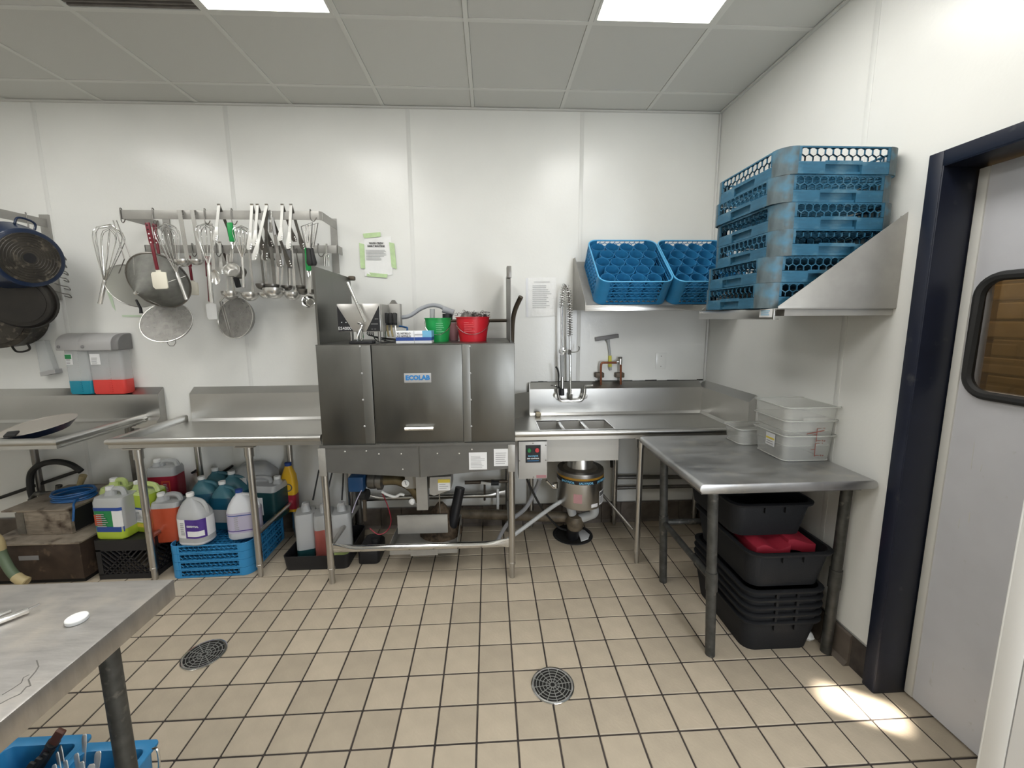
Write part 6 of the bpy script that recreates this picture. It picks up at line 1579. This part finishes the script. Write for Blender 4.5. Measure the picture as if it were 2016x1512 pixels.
dispenser('soap dispenser with turquoise liquid above the far left drainboard', 113, 168, 132, 172, 'cyan', 750, True)
dispenser('soap dispenser with coral red liquid above the far left drainboard', 157, 236, 176, 236, 'coral', 748, False)
for k, q_ in enumerate(([(210, 573), (216, 566), (228, 612), (221, 604)], [(240, 620), (278, 620), (278, 624), (241, 624)])):
    single('wall_tape', sheet(q_, M['tape'], 2, 4, .0004, k, -.005), mat('pale_green_tape', (.55, .66, .50), .6), 'torn strip of pale green tape on the wall under the %s' % ('flat skimmer' if k == 0 else 'big cone strainer'), 'tape')
# skillet on the far left drainboard
c = aY(84, 858, -.45); c.z = .906
t = thing('skillet', 'dark blue frying pan lying tilted on the far left drainboard', 'pan', c)
nv = Vector((-.09, -.17, 1)).normalized(); o_ = c + Vector((0, 0, .028))
part('body', MB().lathe([(0, .0), (.13, .0), (.172, .040), (.178, .045), (.174, .047), (.168, .041), (.128, .005), (0, .005)], o_, nv, 40), M['panblue'], t)
part('cooking_surface', MB().lathe([(.178, .0455), (.174, .0478), (.167, .0425), (.128, .0062), (0, .0062)], o_, nv, 40), mat('pan_inside', (.50, .46, .41), .35, metal=.6), t)
part('handle', MB().bar(o_ + Vector((.02, -.165, .045)), o_ + Vector((.045, -.215, .03)), .05, .014, (0, 0, 1)), M['blackr'], t, bevel=.005)

# ================================================================== THINGS ON AND UNDER THE NEAR TABLE
zt = .9055
p = aZ(152, 1222, zt)
t = single('plastic_lid', MB().lathe([(.0205, 0), (.0212, .001), (.0212, .0085), (.0198, .0100), (0, .0102)], p, n=40), M['white'], 'round white plastic lid lying on the near worn table', 'lid')
p0, p1 = aZ(-30, 1240, zt), aZ(58, 1206, zt)
t = thing('steel_tongs', 'steel tongs lying at the left edge of the near table', 'tongs', p1)
sd = Vector((.010, .016, 0))
part('arm', MB().bar(p0 + Z3 * .008, p1 + Z3 * .008, .016, .010, (0, 0, 1)), M['utensil'], t, bevel=.002)
part('arm', MB().bar(p0 + Z3 * .007 + Vector((-.028, .012, 0)), p0.lerp(p1, .75) + Z3 * .007 + Vector((-.028, .012, 0)), .016, .010, (0, 0, 1)), M['utensil'], t, bevel=.002)
part('pin', MB().tube([p1 + Z3 * .010, p1 + Z3 * .012 + (p1 - p0).normalized() * .018], .0025, 6), M['dsteel'], t)
# blue cutlery bins on the undershelf
def bin_(lab, pl, pr2, z, dep, h):
    a_, b_ = aZ(*pl, z), aZ(*pr2, z); yb_ = (a_.y + b_.y) / 2; hx = (b_.x - a_.x) / 2; cx, cy = (a_.x + b_.x) / 2, yb_ - dep / 2
    t = thing('cutlery_bin', lab, 'bin', (cx, cy, z - h), 'blue cutlery bins')
    o = [ring(z - h, hx * .88, dep / 2 * .88, .02, cx, cy), ring(z - .010, hx - .012, dep / 2 - .012, .02, cx, cy), ring(z - .010, hx, dep / 2, .015, cx, cy), ring(z, hx, dep / 2, .015, cx, cy)]
    i = [ring(z, hx - .020, dep / 2 - .030, .02, cx, cy), ring(z - h + .006, hx * .86, dep / 2 * .80, .02, cx, cy)]
    part('body', MB().loft(o + i), M['blue'], t, ang=40, bevel=.002)
    return t, cx, cy, hx
BZ = .30
b1, cx1, cy1, hx1 = bin_('left blue cutlery bin under the near table, holding a brown handled knife', (24, 1453), (186, 1443), BZ, .30, .165)
b2, cx2, cy2, hx2 = bin_('right blue cutlery bin under the near table, full of spoons', (166, 1464), (318, 1452), BZ, .30, .165)
part('wire_handle', MB().tube(spline([(cx2 + hx2 - .008, cy2 + .12, BZ - .004), (cx2 + hx2 + .012, cy2 + .12, BZ - .006), (cx2 + hx2 + .013, cy2 + .115, BZ - .07), (cx2 + hx2 - .012, cy2 + .11, BZ - .12)], 5), .0035, 6), M['chrome'], b2)
rnd = random.Random(21)
def cutlery(lab, tip, low, y0z, kind='handle', m='chrome', w_=.012):
    """a piece of cutlery sticking up out of a bin; tip seen at a pixel on height z"""
    T = aZ(*tip, y0z); B = aZ(low[0], low[1] + 80, BZ - .11); d = (B - T); 
    t = thing('cutlery', lab, 'cutlery', B, 'cutlery in the bins')
    u = d.normalized().cross(Vector((0, 1, .4))).normalized()
    prof = [(0, .6), (.03, .95), (.12, 1), (.35, .55), (.55, .38), (1.0, .34)]
    ring_ = []
    for f, k in prof: c = T + d * f; ring_.append([c - u * w_ * k + Vector((0, -.0015, 0)), c + u * w_ * k + Vector((0, -.0015, 0)), c + u * w_ * k + Vector((0, .0015, .001)), c - u * w_ * k + Vector((0, .0015, .001))])
    part('handle', MB().loft(ring_), mat('cutlery_steel', (.58, .58, .57), .3, metal=.55), t, bevel=.0008)
    return t
items = [((118, 1470), (148, 1535)), ((112, 1482), (140, 1540)), ((150, 1484), (165, 1530)), ((193, 1480), (185, 1530)), ((238, 1476), (214, 1530)), ((128, 1498), (150, 1545)), ((106, 1506), (128, 1550)), ((160, 1500), (175, 1545)), ((180, 1505), (172, 1550))]
pos = ['largest handle in the middle', 'second handle beside the largest', 'curved handle near the bin divide', 'upright handle in the right bin', 'handle leaning right in the right bin', 'short handle low in front', 'lowest handle at the left', 'handle low at the bin divide', 'low handle in the right bin']
for (tp, lw), ps in zip(items, pos): cutlery('steel cutlery %s, sticking up' % ps, tp, lw, BZ + .025, w_=.0125 if tp != (118, 1470) else .0185)
cutlery('steel spoon standing upright between the two blue bins', (166, 1446), (166, 1500), BZ + .04, w_=.010)
T, B = aZ(121, 1438, BZ + .08), aZ(50, 1545, BZ - .12)
t = thing('knife', 'brown handled knife sticking out of the left blue bin', 'knife', B)
part('handle', MB().bar(T, T.lerp(B, .55), .026, .016, (.3, -1, .3)), M['brown'], t, bevel=.005)
part('blade', MB().bar(T.lerp(B, .52), B, .022, .003, (.3, -1, .3)), M['utensil'], t)
part('bolster', MB().lathe([(0, 0), (.0165, 0), (.0165, .014), (0, .014)], T.lerp(B, .26), (T - B), 12), M['blackr'], t)
for k in range(4):
    a_ = aZ(104 - 13 * k, 1474 + 9 * k, BZ + .02); b_ = aZ(50 - 14 * k, 1560 + 9 * k, BZ - .12)
    single('steak_knife', MB().bar(a_, b_, .016, .009, (.3, -1, .3)), M['blackr'], 'black handled knife in the left blue bin, %s from the brown one' % ('first', 'second', 'third', 'fourth')[k], 'knife', 'black knives in the left bin', bevel=.003)
# small marks and leavings
p = aZ(1063, 822, .893)
single('sponge', MB().loft([ring(.8935, .018, .020, .008, p.x - .01, -.10), ring(.915, .021, .022, .008, p.x - .008, -.10), ring(.925, .014, .016, .008, p.x - .012, -.10)]), M['wood'], 'small beige sponge at the back left corner of the sink basin', 'sponge', bevel=.003)
st = [o for o in bpy.data.objects if o.name == 'sink_table'][0]
rnd = random.Random(9); ck_ = MB()
x = .30
while x < XR - .02:
    l = rnd.uniform(.03, .09); ck_.box(x, min(x + l, XR - .02), -.0075, -.0028, 1.132, 1.137 + rnd.uniform(0, .006)); x += l
part('caulk_line', ck_, M['panblack'], st, kind='stuff')
sh_ = [o for o in bpy.data.objects if o.name == 'wall_shelf'][0]; rs = MB(); y = -1.33
while y < -1.0:
    l = rnd.uniform(.01, .03); rs.box(XR - .0045, XR - .0028, y, y + l, SZ - .012 - rnd.uniform(0, .008), SZ - .002); y += l + rnd.uniform(0, .01)
part('rust_stain', rs, mat('rust', (.10, .035, .02), .8), sh_, kind='stuff')
